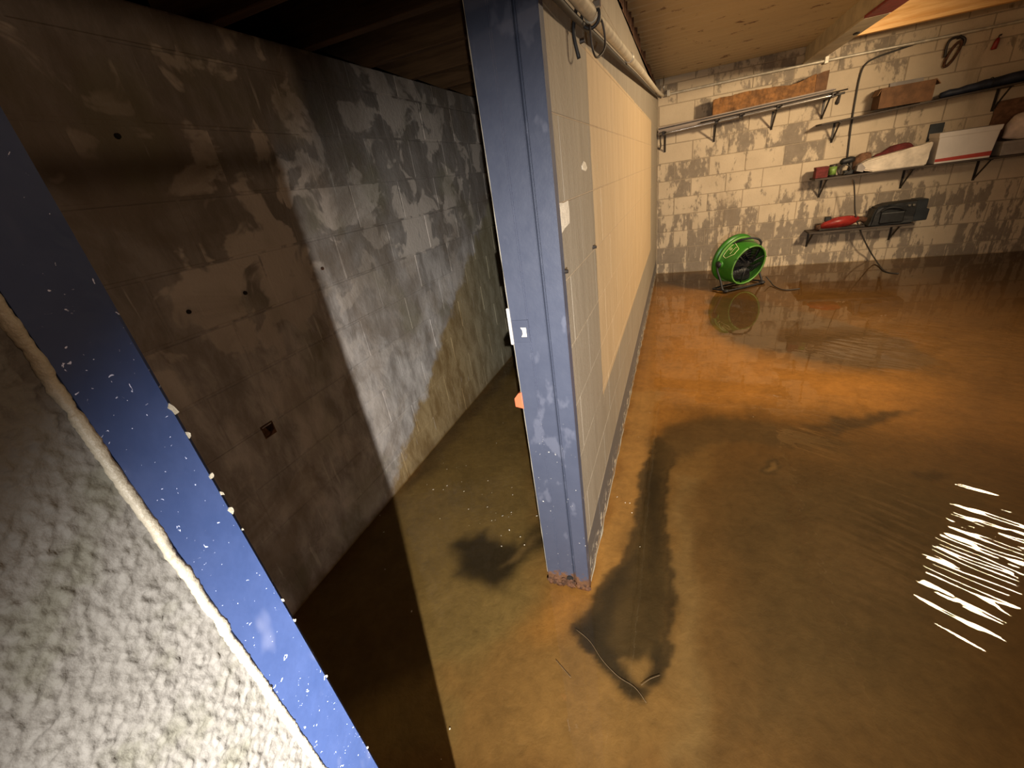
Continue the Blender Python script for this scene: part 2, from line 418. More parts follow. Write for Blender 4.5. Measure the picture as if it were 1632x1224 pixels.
lay([(1215, 742), (1222, 732), (1248, 732), (1252, 742), (1236, 750)], (.05, .034, .016), .014, .75)
lay([(1226, 741), (1232, 736), (1242, 736), (1244, 742), (1234, 745)], (.16, .10, .04), .008, .8)
lay([(1455, 748), (1500, 750), (1498, 758), (1456, 756)], (.05, .03, .015), .015, .7)
# darker line along the small room's outer wall
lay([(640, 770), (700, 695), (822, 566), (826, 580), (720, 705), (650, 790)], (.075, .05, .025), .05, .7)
hgt += -.010 + .002 * np.sin(P[:, 0] * 5 + 1) * np.sin(P[:, 1] * 4)
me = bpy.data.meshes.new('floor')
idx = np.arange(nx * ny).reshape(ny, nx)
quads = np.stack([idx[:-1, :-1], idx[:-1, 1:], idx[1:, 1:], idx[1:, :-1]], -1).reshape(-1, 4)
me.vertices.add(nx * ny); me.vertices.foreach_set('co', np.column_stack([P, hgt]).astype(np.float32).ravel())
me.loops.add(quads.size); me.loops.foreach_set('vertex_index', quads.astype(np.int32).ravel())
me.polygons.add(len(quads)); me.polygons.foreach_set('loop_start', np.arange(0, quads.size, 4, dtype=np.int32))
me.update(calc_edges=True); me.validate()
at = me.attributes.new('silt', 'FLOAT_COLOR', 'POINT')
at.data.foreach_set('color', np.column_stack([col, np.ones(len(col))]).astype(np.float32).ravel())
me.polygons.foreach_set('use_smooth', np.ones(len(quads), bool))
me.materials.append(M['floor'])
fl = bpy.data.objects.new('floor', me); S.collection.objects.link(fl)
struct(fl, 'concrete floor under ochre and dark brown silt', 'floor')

def grid_mesh(name, xs, ys, zf):
    X, Y = np.meshgrid(xs, ys); nx, ny = len(xs), len(ys); Z = zf(X, Y)
    me = bpy.data.meshes.new(name); idx = np.arange(nx * ny).reshape(ny, nx)
    q = np.stack([idx[:-1, :-1], idx[:-1, 1:], idx[1:, 1:], idx[1:, :-1]], -1).reshape(-1, 4)
    me.vertices.add(nx * ny); me.vertices.foreach_set('co', np.stack([X, Y, Z], -1).astype(np.float32).ravel())
    me.loops.add(q.size); me.loops.foreach_set('vertex_index', q.astype(np.int32).ravel())
    me.polygons.add(len(q)); me.polygons.foreach_set('loop_start', np.arange(0, q.size, 4, dtype=np.int32))
    me.update(calc_edges=True); me.polygons.foreach_set('use_smooth', np.ones(len(q), bool)); return me
def ripples(X, Y):
    # short wind ripples on the open side of the flood, dying out towards the walls
    r = np.random.default_rng(11); Z = np.zeros_like(X)
    def field(k, seed):
        q = np.random.default_rng(seed); f = np.zeros_like(X)
        for i in range(5):
            a = q.uniform(0, 6.28); kk = k * q.uniform(.6, 1.5); f += np.sin((X * math.cos(a) + Y * math.sin(a)) * kk + q.uniform(0, 6.28))
        return f / 2.2
    bend = field(9, 5) * .8
    for lam, slope, da, sd in ((.040, .095, 0, 1), (.055, .095, .22, 2), (.031, .05, -.25, 3), (.075, .085, -.1, 4), (.024, .03, .4, 6)):
        th = .98 + da * .55; k = 2 * math.pi / lam
        env = .55 + .45 * np.clip(field(14, 20 + sd), -1, 1)
        Z += slope / k * np.sin((X * math.cos(th) + Y * math.sin(th)) * k + bend * (.8 + .2 * sd) + sd) * env
    e1 = np.clip(1.35 - np.hypot((X - 1.20) / .62, (Y - 1.60) / .95), 0, 1)
    e2 = .9 * np.clip(1.3 - np.hypot((X - 2.0) / .9, (Y - 3.55) / .65), 0, 1)
    return Z * np.clip(e1 ** 1.5 + e2 ** 1.3 + .02, 0, 1)
wx = spacing(-1.5, 5.5, lambda x: .0055 if .5 <= x < 1.75 else .011 if 1.75 <= x < 2.9 else .12)
wy = spacing(-3., 6.55, lambda y: .0055 if .75 <= y < 2.6 else .011 if 2.6 <= y < 4.2 else .12)
wme = grid_mesh('flood_water', wx, wy, ripples); wme.materials.append(M['water'])
wt = bpy.data.objects.new('flood_water', wme); S.collection.objects.link(wt)
tag(wt, 'thin sheet of rippled muddy water lying over the whole floor', 'water', kind='stuff')

# ------------------------------------------------------------------ block walls
def block_mesh(name, L, D, H, mat, bev):
    bm = box(nb(), -L / 2, L / 2, -D / 2, D / 2, 0, H, bev)
    me = bpy.data.meshes.new(name); bm.normal_update(); bm.to_mesh(me); bm.free(); me.materials.append(mat); return me
def block_wall(parent, axis, face, sign, lo, hi, z0, z1, off, mat, L=.4064, H=.2032, joint=.010, bev=.004, skip=None, jitter=.0012, zoff=0., zcap=None):
    """face veneer of single blocks; axis = running axis (0 x, 1 y); sign = +1/-1 outward normal on the other axis"""
    D = .05; me = block_mesh('block', L - joint, D, H - joint, mat, bev)
    r = random.Random(len(parent.name) * 31 + int(lo * 100)); row = 0; z = z0 + zoff
    while z < z1 - .02:
        zb = max(z, z0); zt = min(z + H, z1)
        s = lo - L * 2 + off + (L / 2 if row % 2 else 0)
        while s < hi:
            a, b = max(s, lo), min(s + L, hi)
            if b - a > .03 and not (skip and skip(a, b, zb, zt)):
                o = bpy.data.objects.new('block', me)
                o.scale = ((b - a - joint) / (L - joint), 1, (zt - zb - joint) / (H - joint))
                dep = face - sign * D / 2 + sign * r.uniform(-jitter, jitter)
                mid = (a + b) / 2
                o.location = (mid, dep, zb + joint / 2) if axis == 0 else (dep, mid, zb + joint / 2)
                if axis == 1: o.rotation_euler.z = math.pi / 2
                S.collection.objects.link(o); o.parent = parent
            s += L
        z += H; row += 1

# back wall
wb = boxo('wall_back', (-1.7, 5.6, YB + .003, YB + .25, -.1, 2.75), M['mortar_back'])
struct(wb, 'painted concrete block wall with shelves, paint worn off in patches', 'wall')
block_wall(wb, 0, YB, -1, XW + .0, 4.6, ZB, 2.46, .22, M['back'], L=.41, H=.2165, joint=.006, zoff=-.065, jitter=.0022)
# left wall of the small room, one block broken open around an old box
HY, HZ = .935, .768
wl = boxo('wall_left', (XL - .3, XL - .0025, -1.6, YB, -.1, TOPL), M['mortar_left'])
struct(wl, 'rough grey concrete block wall of the small room with brown tide mark', 'wall')
def skiphole(a, b, zb, zt): return a < HY < b and zb < HZ < zt
holes = []
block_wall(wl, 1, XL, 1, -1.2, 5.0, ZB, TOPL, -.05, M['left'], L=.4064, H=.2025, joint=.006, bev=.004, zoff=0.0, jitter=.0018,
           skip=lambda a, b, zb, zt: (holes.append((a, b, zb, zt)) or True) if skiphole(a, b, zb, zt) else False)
a, b, zb, zt = holes[0]
bm = nb(); hw, hh = .026, .026
for yy0, yy1, zz0, zz1 in ((a + .005, HY - hw, zb + .005, zt - .005), (HY + hw, b - .005, zb + .005, zt - .005), (HY - hw, HY + hw, zb + .005, HZ - hh), (HY - hw, HY + hw, HZ + hh, zt - .005)):
    box(bm, XL - .05, XL, yy0, yy1, zz0, zz1)
bm2 = mesh_obj('block', bm, M['left'], wl)
# carve the core behind the broken block
cut = boxo('cutter', (XL - .09, XL + .01, HY - hw, HY + hw, HZ - hh, HZ + hh), None)
md = wl.modifiers.new('cut', 'BOOLEAN'); md.object = cut; md.solver = 'EXACT'
dg = bpy.context.evaluated_depsgraph_get(); newme = bpy.data.meshes.new_from_object(wl.evaluated_get(dg))
wl.modifiers.clear(); wl.data = newme; bpy.data.objects.remove(cut)
ob = empty('outlet_box', (XL, HY, HZ))
tag(ob, 'small rusty square box broken into the left block wall', 'outlet box')
bm = nb()
for y0, y1, z0, z1 in ((-.026, -.022, -.026, .026), (.022, .026, -.026, .026), (-.022, .022, .022, .026), (-.022, .022, -.026, -.022)):
    box(bm, -.06, .003, y0, y1, z0, z1)
mesh_obj('box_rim', bm, M['rust'], ob)
boxo('box_back', (-.062, -.058, -.024, .024, -.024, .024), M['hole'], ob)
bm = nb(); prism(bm, [(-.022, -.022), (.010, -.022), (-.002, .004), (-.006, .016), (-.022, .022)], 0, -.02, -.004)
mesh_obj('rust_flake', bm, M['rust'], ob)
bm = nb(); prism(bm, [(.0, -.022), (.022, -.022), (.022, -.008), (.010, -.012)], 0, -.012, .004)
mesh_obj('rust_flake', bm, M['rust'], ob)
for i, (px, py, lab) in enumerate([(300, 497, 'dark drilled hole low in the shadowed left wall'), (390, 467, 'small dark anchor hole above the rusty wall box'), (513, 428, 'small rusty bolt head in the lit strip of the left wall'), (187, 217, 'round dark anchor beside the crack between two pale patches')]):
    p = hit(px, py, 0, XL)
    bm = nb(); bmesh.ops.create_cone(bm, cap_ends=True, segments=10, radius1=.009, radius2=.007, depth=.02)
    o = mesh_obj('wall_anchor', bm, M['rust'] if i == 2 else M['hole']); o.rotation_euler = (0, math.pi / 2, 0)
    o.location = (XL - .004, p[1], p[2]); tag(o, lab, 'wall anchor')

# partition: far side of the doorway
wp = boxo('wall_partition', (XB, XW - .0012, D1 + .03, YB, -.1, TOPW - .004), M['mortar_part'])
struct(wp, 'block partition painted grey beige with a large tan rectangle', 'wall')
block_wall(wp, 1, XW, 1, D1 + .032, YB, ZB, TOPW, .28, M['part'], L=.4064, H=.2032, joint=.0022, bev=.0014, zoff=.036 - .0064, jitter=.0006)
# dark toothed strip added in place of the shade between partition and deck
bm = nb(); y = D1; prof = []
while y < YB:
    y2 = y + random.uniform(.05, .10)
    for yy, h in ((y, random.uniform(.02, .05)), ((y + y2) / 2, random.uniform(.08, .15))):
        prof.append((yy, TOPW + h))
    y = y2
poly = [(D1, TOPW - .01)] + prof + [(YB, TOPW + .02), (YB, TOPW - .01)]
A = [bm.verts.new((XW - .012, p[0], p[1])) for p in poly]; B = [bm.verts.new((XB + .02, p[0], p[1])) for p in poly]
for i in range(len(poly)): bm.faces.new((A[i], B[i], B[(i + 1) % len(poly)], A[(i + 1) % len(poly)]))
f = bm.faces.new(A); g = bm.faces.new(B); bmesh.ops.triangulate(bm, faces=[f, g]); bmesh.ops.recalc_face_normals(bm, faces=bm.faces[:])
mesh_obj('mortar_fill', bm, M['rust'], wp)
# caulk along its foot
pts = []
for i in range(220):
    y = D1 + .035 + (YB - D1 - .04) * (i / 219) ** 1.6
    pts.append((XW + .004 + .004 * mnoise.noise((y * 9, 0, 3)), y, .004 + .005 * mnoise.noise((y * 14, 2, 0))))
rad = [max(.0008, .0028 + .005 * mnoise.noise((p[1] * 11, 5, 1))) for p in pts]
tubeo('caulk_bead', pts, rad, M['caulk'], wp, 6)
# patches and bolts on the partition
def plate(name, pts, mat, parent, th=.0015):
    bm = nb(); prism(bm, pts, 0, XW - .001, XW + th); return mesh_obj(name, bm, mat, parent)
plate('paint_scrap', [(1.138, 1.435), (1.19, 1.43), (1.245, 1.432), (1.25, 1.40), (1.243, 1.372), (1.18, 1.366), (1.142, 1.358)], M['label'], wp)
plate('paint_scrap', [(1.47, 1.515), (1.50, 1.527), (1.535, 1.522), (1.555, 1.507), (1.53, 1.497), (1.50, 1.50), (1.475, 1.503)], M['label'], wp)
for px, py in ((898, 433), (945, 394), (925, 66)):
    p = hit(px, py, 0, XW); bm = nb()
    bmesh.ops.create_cone(bm, cap_ends=True, segments=8, radius1=.007, radius2=.005, depth=.014)
    o = mesh_obj('bolt', bm, M['iron'], wp); o.rotation_euler = (0, math.pi / 2, 0); o.location = (XW + .006, p[1], p[2])
# lintel over the door and the near stretch of the same wall, thickly plastered
wn = boxo('wall_near', (XB, XW - .004, -3., D0 - .045, -.1, TOPW), M['concrete'])
struct(wn, 'near end of the partition under coarse white plaster', 'wall')
boxo('lintel', (XB, XW - .002, D0 - .045, D1 + .03, 2.14, TOPW), M['concrete'], wn)
def skin(ylo, yhi, zlo, zhi, dy, dz, name):
    yy = np.arange(ylo, yhi + 1e-6, dy); zz = np.arange(zlo, zhi + 1e-6, dz); bm = nb(); g = []
    for z in zz:
        row = []
        for y in yy:
            v = Vector((0, y, z))
            n1 = mnoise.noise(v * 190); n2 = mnoise.noise(v * 420 + Vector((3, 1, 2))); n3 = mnoise.noise(v * 36)
            h = .0026 * max(-.15, n1 + .25 * n2) + .0005 * n2 + .0016 * n3
            jz = 1.283 + .004 * mnoise.noise(v * 60); d = abs(z - jz) / .004
            if d < 1: h -= .0009 * (1 - d)
            row.append(bm.verts.new((XW + .001 + h, y, z)))
        g.append(row)
    for a, b in zip(g, g[1:]):
        for i in range(len(yy) - 1): bm.faces.new((a[i], a[i + 1], b[i + 1], b[i]))
    return mesh_obj(name, bm, M['plaster'], wn, True)
skin(-.08, .093, 1.0, 1.56, .0011, .0014, 'plaster_coat')
skin(-.08, .093, 0., 1.0, .02, .02, 'plaster_coat'); skin(-.08, .093, 1.56, 2.16, .02, .02, 'plaster_coat')
skin(-3., -.08, 0., 2.16, .08, .08, 'plaster_coat')

# ------------------------------------------------------------------ blue metal door frame
df = empty('door_1', (XW, (D0 + D1) / 2, 0))
struct(df, 'open doorway with chipped blue metal frame', 'door')
def framepart(name, bm, mat=None, smooth=False):
    o = mesh_obj(name, bm, mat or M['blue'], None, smooth); o.parent = df; o.matrix_parent_inverse = df.matrix_basis.inverted(); return o
df.matrix_basis = Matrix.Translation((XW, (D0 + D1) / 2, 0))
def bev_all(bm, off=.0025):
    bmesh.ops.bevel(bm, geom=[e for e in bm.edges if e.calc_face_angle(0) > .8 and abs((e.verts[0].co - e.verts[1].co).z) > .3], offset=off, segments=2, affect='EDGES'); return bm
# near jamb: face strip, return into the opening, back return
jn = [(XW - .03, .094), (XW + .005, .094), (XW + .005, D0), (XW - .042, D0), (XW - .042, D0 - .012), (XB + .06, D0 - .012), (XB + .06, D0 - .003), (XB - .012, D0 - .003), (XB - .012, .094), (XB + .02, .094), (XB + .02, .10), (XW - .03, .10)]
bm = nb(); prism(bm, jn, 2, -.015, 2.14); framepart('jamb', bev_all(bm))
# far jamb: proud strip, shadow step, wide middle, shallow crease, hinge side
jf = [(XW + .004, D1 + .036), (XW + .004, D1 - .004), (XW - .046, D1 - .004), (XW - .048, D1 + .018), (XW - .056, D1 + .018), (XW - .058, D1 + .003), (XW - .110, D1 + .002), (XW - .112, D1 - .001), (XB - .010, D1 - .003), (XB - .010, D1 + .036)]
bm = nb(); prism(bm, jf, 2, -.015, 2.14); framepart('jamb', bev_all(bm, .0018))
bm = box(nb(), XB - .008, XW + .005, D0 - .04, D1 + .04, 2.095, 2.143, .003); framepart('head', bm)
# caulk bead where near jamb meets plaster
pts = []; rad = []
for i in range(520):
    z = .9 + .75 * i / 519
    pts.append((XW + .0032 + .0012 * mnoise.noise((0, 4, z * 60)), .0935 + .0012 * mnoise.noise((0, 0, z * 45)) + .0004 * mnoise.noise((0, 0, z * 300)), z))
    rad.append(.0032 + .0011 * mnoise.noise((3, 0, z * 90)) + .0007 * mnoise.noise((3, 7, z * 320)))
bm = tube(nb(), pts, rad, 10); framepart('caulk_bead', bm, M['caulk'], True)
# chips on the near jamb's arris
for px, py, s in ((278, 650, 1.2), (303, 690, .8), (340, 757, .8), (355, 785, .7), (369, 812, 1.0), (385, 845, .4), (452, 955, .6), (471, 986, .6), (522, 1075, .5), (585, 1192, .5)):
    p = hit(px, py, 0, XW + .005)
    bm = nb(); n = 7; poly = []
    for k in range(n):
        a = 2 * math.pi * k / n; r = s * .0017 * random.uniform(.45, 1.5); poly.append((min(D0 + .0006, D0 - .0016 + r * math.cos(a)), p[2] + 1.5 * r * math.sin(a)))
    prism(bm, poly, 0, XW + .0045, XW + .0056); framepart('paint_chip', bm, M['caulk'])
# bared bright arris on the far jamb's small-room edge
pts = [(XB - .0105, D1 - .003 + .0008 * mnoise.noise((z * 20, 1, 0)), z) for z in np.linspace(.06, 2.0, 120)]
rad = [max(.0004, .0012 + .0014 * mnoise.noise((1, 2, p[2] * 16))) for p in pts]
framepart('bared_edge', tube(nb(), pts, rad, 5), M['caulk'])
# strike plate, hinge leaf, orange tab, anchor hole
bm = nb(); s0, s1 = XB + .020, XB + .036
prism(bm, [(s0 - .001, 1.083), (s1, 1.083), (s1, 1.112), (s0 - .001, 1.112), (s0 + .004, 1.103), (s0 + .004, 1.092)], 1, D1 - .006, D1 + .002); framepart('strike_plate', bm, M['label'])
framepart('strike_surround', box(nb(), XB - .008, s1 + .008, D1 - .0042, D1 + .002, 1.065, 1.135, .001))
framepart('hinge_leaf', box(nb(), XB - .018, XB - .009, D1 - .008, D1 + .004, 1.058, 1.172, .002), M['white'])
bm = nb(); prism(bm, [(XB - .036, .838), (XB - .008, .832), (XB - .008, .892), (XB - .020, .888), (XB - .036, .868)], 1, D1 - .004, D1 + .02); framepart('orange_tab', bm, M['orange'])
bm = nb(); bmesh.ops.create_cone(bm, cap_ends=True, segments=14, radius1=.013, radius2=.013, depth=.01)
bmesh.ops.transform(bm, matrix=Matrix.Translation((XW - .072, D1 + .001, .042)) @ Matrix.Rotation(math.pi / 2, 4, 'X'), verts=bm.verts); framepart('anchor_hole', bm, M['hole'])
# flaking rust at the far jamb's foot
bm = nb()
for i in range(46):
    x = random.uniform(XB - .012, XW + .008); z = random.uniform(-.004, .035); s = random.uniform(.004, .011)
    r = bmesh.ops.create_icosphere(bm, subdivisions=1, radius=s)
    for v in r['verts']: v.co = Vector((v.co.x, v.co.y * .5, v.co.z * 1.1)) * random.uniform(.8, 1.2) + Vector((x, D1 - .004, z))
o = framepart('rust_scale', bm, M['rust'])

# ------------------------------------------------------------------ ceilings, beam, joists
bm = nb(); period = .152; n = int((YB - 1.0) / period); prof = []
y = .6
while y < YB:
    prof += [(y, DECK), (y + .085, DECK), (y + .100, DECK + .005), (y + .137, DECK + .005)]; y += period
A = [bm.verts.new((XB, min(p[0], YB - .05), p[1])) for p in prof]; B = [bm.verts.new((1.45, min(p[0], YB - .05), p[1])) for p in prof]
for i in range(len(prof) - 1): bm.faces.new((A[i], A[i + 1], B[i + 1], B[i]))
r = bmesh.ops.extrude_face_region(bm, geom=bm.faces[:]); bmesh.ops.translate(bm, vec=(0, 0, .012), verts=[v for v in r['geom'] if isinstance(v, bmesh.types.BMVert)])
bmesh.ops.recalc_face_normals(bm, faces=bm.faces[:])
o = mesh_obj('ceiling', bm, M['deck']); struct(o, 'stained cream ribbed deck ceiling between partition and steel beam', 'ceiling')
o = boxo('ceiling', (1.3, 5.5, -3, YB, 2.56, 2.62), M['joist']); struct(o, 'dark boarded ceiling above the joists beyond the steel beam', 'ceiling')
o = boxo('ceiling', (XL - .3, XB + .02, -1.6, YB, 2.36, 2.42), M['joist']); struct(o, 'dark boarded ceiling of the small room', 'ceiling')
o = boxo('ceiling', (XB, 1.4, -3, .62, DECK + .01, DECK + .06), M['deck']); struct(o, 'plain cream ceiling panel above the photographer', 'ceiling')

ib = empty('steel_beam', (1.3, 3.5, 2.21)); tag(ib, 'cream painted steel beam crossing the ceiling beside the orange joist', 'beam')
def kid(o, p):
    o.parent = p; o.matrix_parent_inverse = Matrix.Translation(-Vector(p.location)); return o
kid(boxo('web', (1.235, 1.37, -2.9, YB - .004, 2.225, 2.40), M['beam'], None, .004), ib)
kid(boxo('flange', (1.222, 1.385, 4.62, YB - .004, 2.205, 2.2255), M['beam'], None, .003), ib)
kid(boxo('flange', (1.222, 1.385, -2.9, 4.615, 2.205, 2.2255), M['primer'], None, .003), ib)
bm = nb(); bmesh.ops.create_cone(bm, cap_ends=True, segments=16, radius1=.03, radius2=.03, depth=.01)
bmesh.ops.transform(bm, matrix=Matrix.Translation((1.335, 5.17, 2.204)) @ Matrix.Diagonal((.7, 1.6, 1, 1)), verts=bm.verts)
kid(mesh_obj('bolt_hole', bm, M['hole']), ib)

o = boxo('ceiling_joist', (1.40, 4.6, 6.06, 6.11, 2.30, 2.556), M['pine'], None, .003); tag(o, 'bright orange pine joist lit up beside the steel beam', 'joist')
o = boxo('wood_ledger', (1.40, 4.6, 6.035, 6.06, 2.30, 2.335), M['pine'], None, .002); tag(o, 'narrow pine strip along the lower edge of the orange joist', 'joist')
JL = ['nearest', 'second', 'third', 'fourth', 'fifth', 'sixth', 'seventh', 'eighth', 'ninth', 'tenth']
for i in range(10):
    y = 1.35 + .41 * i
    o = boxo('ceiling_joist', (XL - .25, XB + .01, y, y + .05, TOPL + .002, 2.358), M['joist'], None, .003)
    tag(o, 'dim brown joist over the small room, %s from the doorway' % JL[i], 'joist', 'joists over the small room')
# enclosing walls the picture does not reach
o = boxo('wall_right', (5.5, 5.7, -3, YB, -.1, 2.75), M['concrete']); struct(o, 'plain block wall closing the right side', 'wall')
o = boxo('wall_front', (XB, 5.6, -3.2, -3, -.1, 2.75), M['concrete']); struct(o, 'plain wall behind the photographer', 'wall')
o = boxo('wall_end', (XL - .1, XB + .05, -1.7, -1.5, -.1, 2.45), M['concrete']); struct(o, 'near end wall of the small room', 'wall')

# ------------------------------------------------------------------ pipes and cables
def pp_(px, py, ax, v): return tuple(hit(px, py, ax, v))
pc = empty('pipe', (XW + .04, 1.2, 1.85)); tag(pc, 'thick grey conduit running along the top of the partition', 'pipe')
path = [(XW + .055, -2.9, 1.80), (XW + .055, -1.5, 1.81), (XW + .055, .2, 1.825)] + [pp_(px, py, 0, XW + .055) for px, py in ((905, -24), (931, 9), (962, 44), (1000, 89), (1022, 114))] + [(XW + .05, 4.5, 2.06), (XW + .05, 5.5, 2.12), (XW + .06, 6.40, 2.18)]
sp = smooth_path(path, 8)
kid(tubeo('conduit', sp, .0175, M['pipe'], None, 14), pc)
kid(tubeo('cable', [(p.x - .022, p.y, p.z - .02) for p in sp], .008, M['cable'], None, 8), pc)
for k in (36, 49):
    p = sp[k]; q = sp[k + 1]; d = (q - p).normalized()
    kid(tubeo('coupling', [p - d * .03, p - d * .028, p + d * .028, p + d * .03], [.0175, .0215, .0215, .0175], M['pipe'], None, 14), pc)
hp = Vector(pp_(941, 27, 0, XW + .055))
hg = empty('pipe_hanger', hp); tag(hg, 'black clamp with bent wire holding the thick conduit', 'clamp')
kid(tubeo('band', [hp + Vector((math.cos(a) * .024, 0, math.sin(a) * .024)) for a in np.linspace(0, 6.283, 20)[:-1]], .0045, M['black'], None, 6, True), hg)
kid(boxo('buckle', (hp.x + .008, hp.x + .03, hp.y - .012, hp.y + .012, hp.z + .012, hp.z + .03), M['steel'], None, .003), hg)
kid(tubeo('wire', smooth_path([hp + Vector((.0, -.02, -.02)), hp + Vector((.005, -.015, -.075)), hp + Vector((.01, .03, -.085)), hp + Vector((.025, .075, -.055)), hp + Vector((.02, .07, .0)), hp + Vector((0, .03, .025))], 6), .003, M['iron'], None, 6), hg)
kid(tubeo('strap', smooth_path([hp + Vector((-.03, -.03, .02)), hp + Vector((-.04, -.04, -.03)), hp + Vector((-.03, -.035, -.09))], 5), .0055, M['black'], None, 6), hg)

cw = empty('pipe', (1.4, YB - .04, 2.19)); tag(cw, 'thin pale conduit running level across the back wall', 'pipe')
kid(tubeo('conduit', [(x, YB - .03 - .004 * math.sin(x * 3), 2.19 + .006 * math.sin(x * 1.7)) for x in np.linspace(XW + .05, 4.4, 40)], .014, M['pipe'], None, 10), cw)
for x in (-.17, 1.44):
    kid(boxo('clip', (x - .02, x + .02, YB - .05, YB, 2.165, 2.235), M['pipe'], None, .005), cw)
for i, (px, y, za, zb_) in enumerate([(1035, 5.4, 2.16, 2.355), (1058, 6.3, 2.20, 2.355)]):
    x = hit(px, 100 if i == 0 else 130, 1, y)[0]
    o = tubeo('hanger_rod', [(x, y, za - .03), (x, y, zb_)], .005, M['steel'], None, 6)
    tag(o, ['thin steel rod hanging from the deck where the thick conduit ends', 'thin steel rod down to the left end of the wall conduit'][i], 'rod')
cb = [(1470, 66), (1432, 79), (1398, 91), (1380, 102), (1371, 120), (1363, 160), (1356, 205), (1350, 255)]
yc = [YB - .03] + [YB - .014] * 7
o = tubeo('cable', smooth_path([pp_(a, b, 1, c) for (a, b), c in zip(cb, yc)], 6), .0085, M['cable'], None, 8); tag(o, 'dark cable curving down the back wall past the upper shelf', 'cable')
cb = [(1361, 287), (1362, 310), (1363, 340), (1369, 362), (1380, 388), (1394, 412), (1410, 432), (1425, 440)]
o = tubeo('cable', smooth_path([pp_(a, b, 1, YB - .27 + .03 * k) for k, (a, b) in enumerate(cb[:6])] + [tuple(hit(1410, 432, 2, .004)), tuple(hit(1432, 436, 2, .004))], 6), .0075, M['cable'], None, 8)
tag(o, 'thin dark cord dropping from the middle shelf to the floor', 'cable')

# ------------------------------------------------------------------ shelves
def bracket(par, x, zt, h, d, mat):
    bm = nb(); y0 = YB - .002
    box(bm, x - .011, x + .011, y0 - .006, y0, zt - h, zt)
    box(bm, x - .011, x + .011, y0 - d, y0, zt - .008, zt)
    tube(bm, [(x, y0 - .004, zt - h + .012), (x, y0 - d + .02, zt - .006)], .009, 6)
    return kid(mesh_obj('bracket', bm, mat), par)
def shelf(label, x0, x1, za, zb_, depth, th, brs, bh, mat, bmat):
    """board from x0 (top at za) to x1 (top at zb_)"""
    e = empty('wall_shelf', ((x0 + x1) / 2, YB, za)); tag(e, label, 'shelf', 'shelves on the back wall')
    bm = nb(); prism(bm, [(x0, za), (x1, zb_), (x1, zb_ - th), (x0, za - th)], 1, YB - depth, YB - .003)
    bmesh.ops.bevel(bm, geom=bm.edges[:], offset=.003, segments=1, affect='EDGES')
    kid(mesh_obj('board', bm, mat), e)
    for x in brs:
        bracket(e, x, za + (zb_ - za) * (x - x0) / (x1 - x0) - th, bh, depth - .02, bmat)
    return lambda x: za + (zb_ - za) * (x - x0) / (x1 - x0)
z1 = shelf('long shelf in the corner with the kraft parcel and steel bar', XW + .01, 1.56, 1.785, 1.868, .25, .036, (-.20, .375, .99, 1.485), .19, M['shelf'], M['iron'])
z2 = shelf('upper right shelf carrying an open cardboard box', 1.44, 4.2, 1.592, 1.73, .24, .018, (1.62, 2.98, 3.9), .20, M['darkshelf'], M['iron'])
z3 = shelf('middle shelf with the white red-striped box', 1.46, 4.2, 1.032, 1.03, .25, .020, (1.585, 2.37, 3.0, 3.8), .21, M['darkshelf'], M['iron'])
z4 = shelf('short lowest shelf with red tool and black bag', 1.49, 2.50, .432, .438, .24, .020, (1.54, 2.38), .19, M['darkshelf'], M['iron'])

# bar clamp across the corner shelf
bc = empty('bar_clamp', (.6, YB - .262, 1.79)); tag(bc, 'long steel bar clamp along the front edge of the corner shelf', 'clamp')
bx = np.linspace(XW + .02, 1.60, 12)
kid(tubeo('bar', [(x, YB - .268, z1(x) - .022) for x in bx], .012, M['steel'], None, 8), bc)
kid(tubeo('bar', [(x, YB - .275, z1(x) + .004) for x in np.linspace(.2, 1.62, 8)], .007, M['iron'], None, 8), bc)
for x in (-.21, .375, .63, .995, 1.50):
    bm = nb(); z = z1(x) - .022
    box(bm, x - .018, x + .018, YB - .29, YB - .2535, z - .022, z + .026, .004)
    tube(bm, [(x + .012, YB - .285, z), (x + .012, YB - .31, z + .003), (x + .03, YB - .32, z + .012)], .008, 8)
    kid(mesh_obj('clamp_head', bm, M['iron']), bc)
kid(mesh_obj('screw_end', tube(tube(nb(), [(1.56, YB - .264, z1(1.56) - .03), (1.545, YB - .264, z1(1.56) - .10)], [.012, .022], 8), [(1.545, YB - .264, z1(1.56) - .10), (1.54, YB - .264, z1(1.56) - .118)], [.022, .014], 8), M['iron']), bc)
hk = tubeo('wire_hook', smooth_path([(-.245, YB - .262, z1(-.25) - .034), (-.245, YB - .27, z1(-.25) - .10), (-.24, YB - .28, z1(-.25) - .15), (-.255, YB - .30, z1(-.25) - .185), (-.262, YB - .30, z1(-.25) - .165)], 5), .008, M['iron'], None, 7)
tag(hk, 'dark wire hook hanging at the left end of the corner shelf', 'hook')

pl = empty('wood_plank', (.6, YB - .24, 1.80)); tag(pl, 'long grey weathered plank standing on edge along the corner shelf', 'plank')
bm = nb(); prism(bm, [(XW + .02, z1(XW + .02) + .0005), (1.50, z1(1.50) + .0005), (1.50, z1(1.50) + .045), (XW + .02, z1(XW + .02) + .055)], 1, YB - .248, YB - .238); kid(mesh_obj('face_board', bm, M['shelf']), pl)
bm = nb(); prism(bm, [(XW + .02, z1(XW + .02) + .030), (1.52, z1(1.52) + .022), (1.52, z1(1.52) + .034), (XW + .02, z1(XW + .02) + .042)], 1, YB - .253, YB - .2485); kid(mesh_obj('edge_strip', bm, M['iron']), pl)
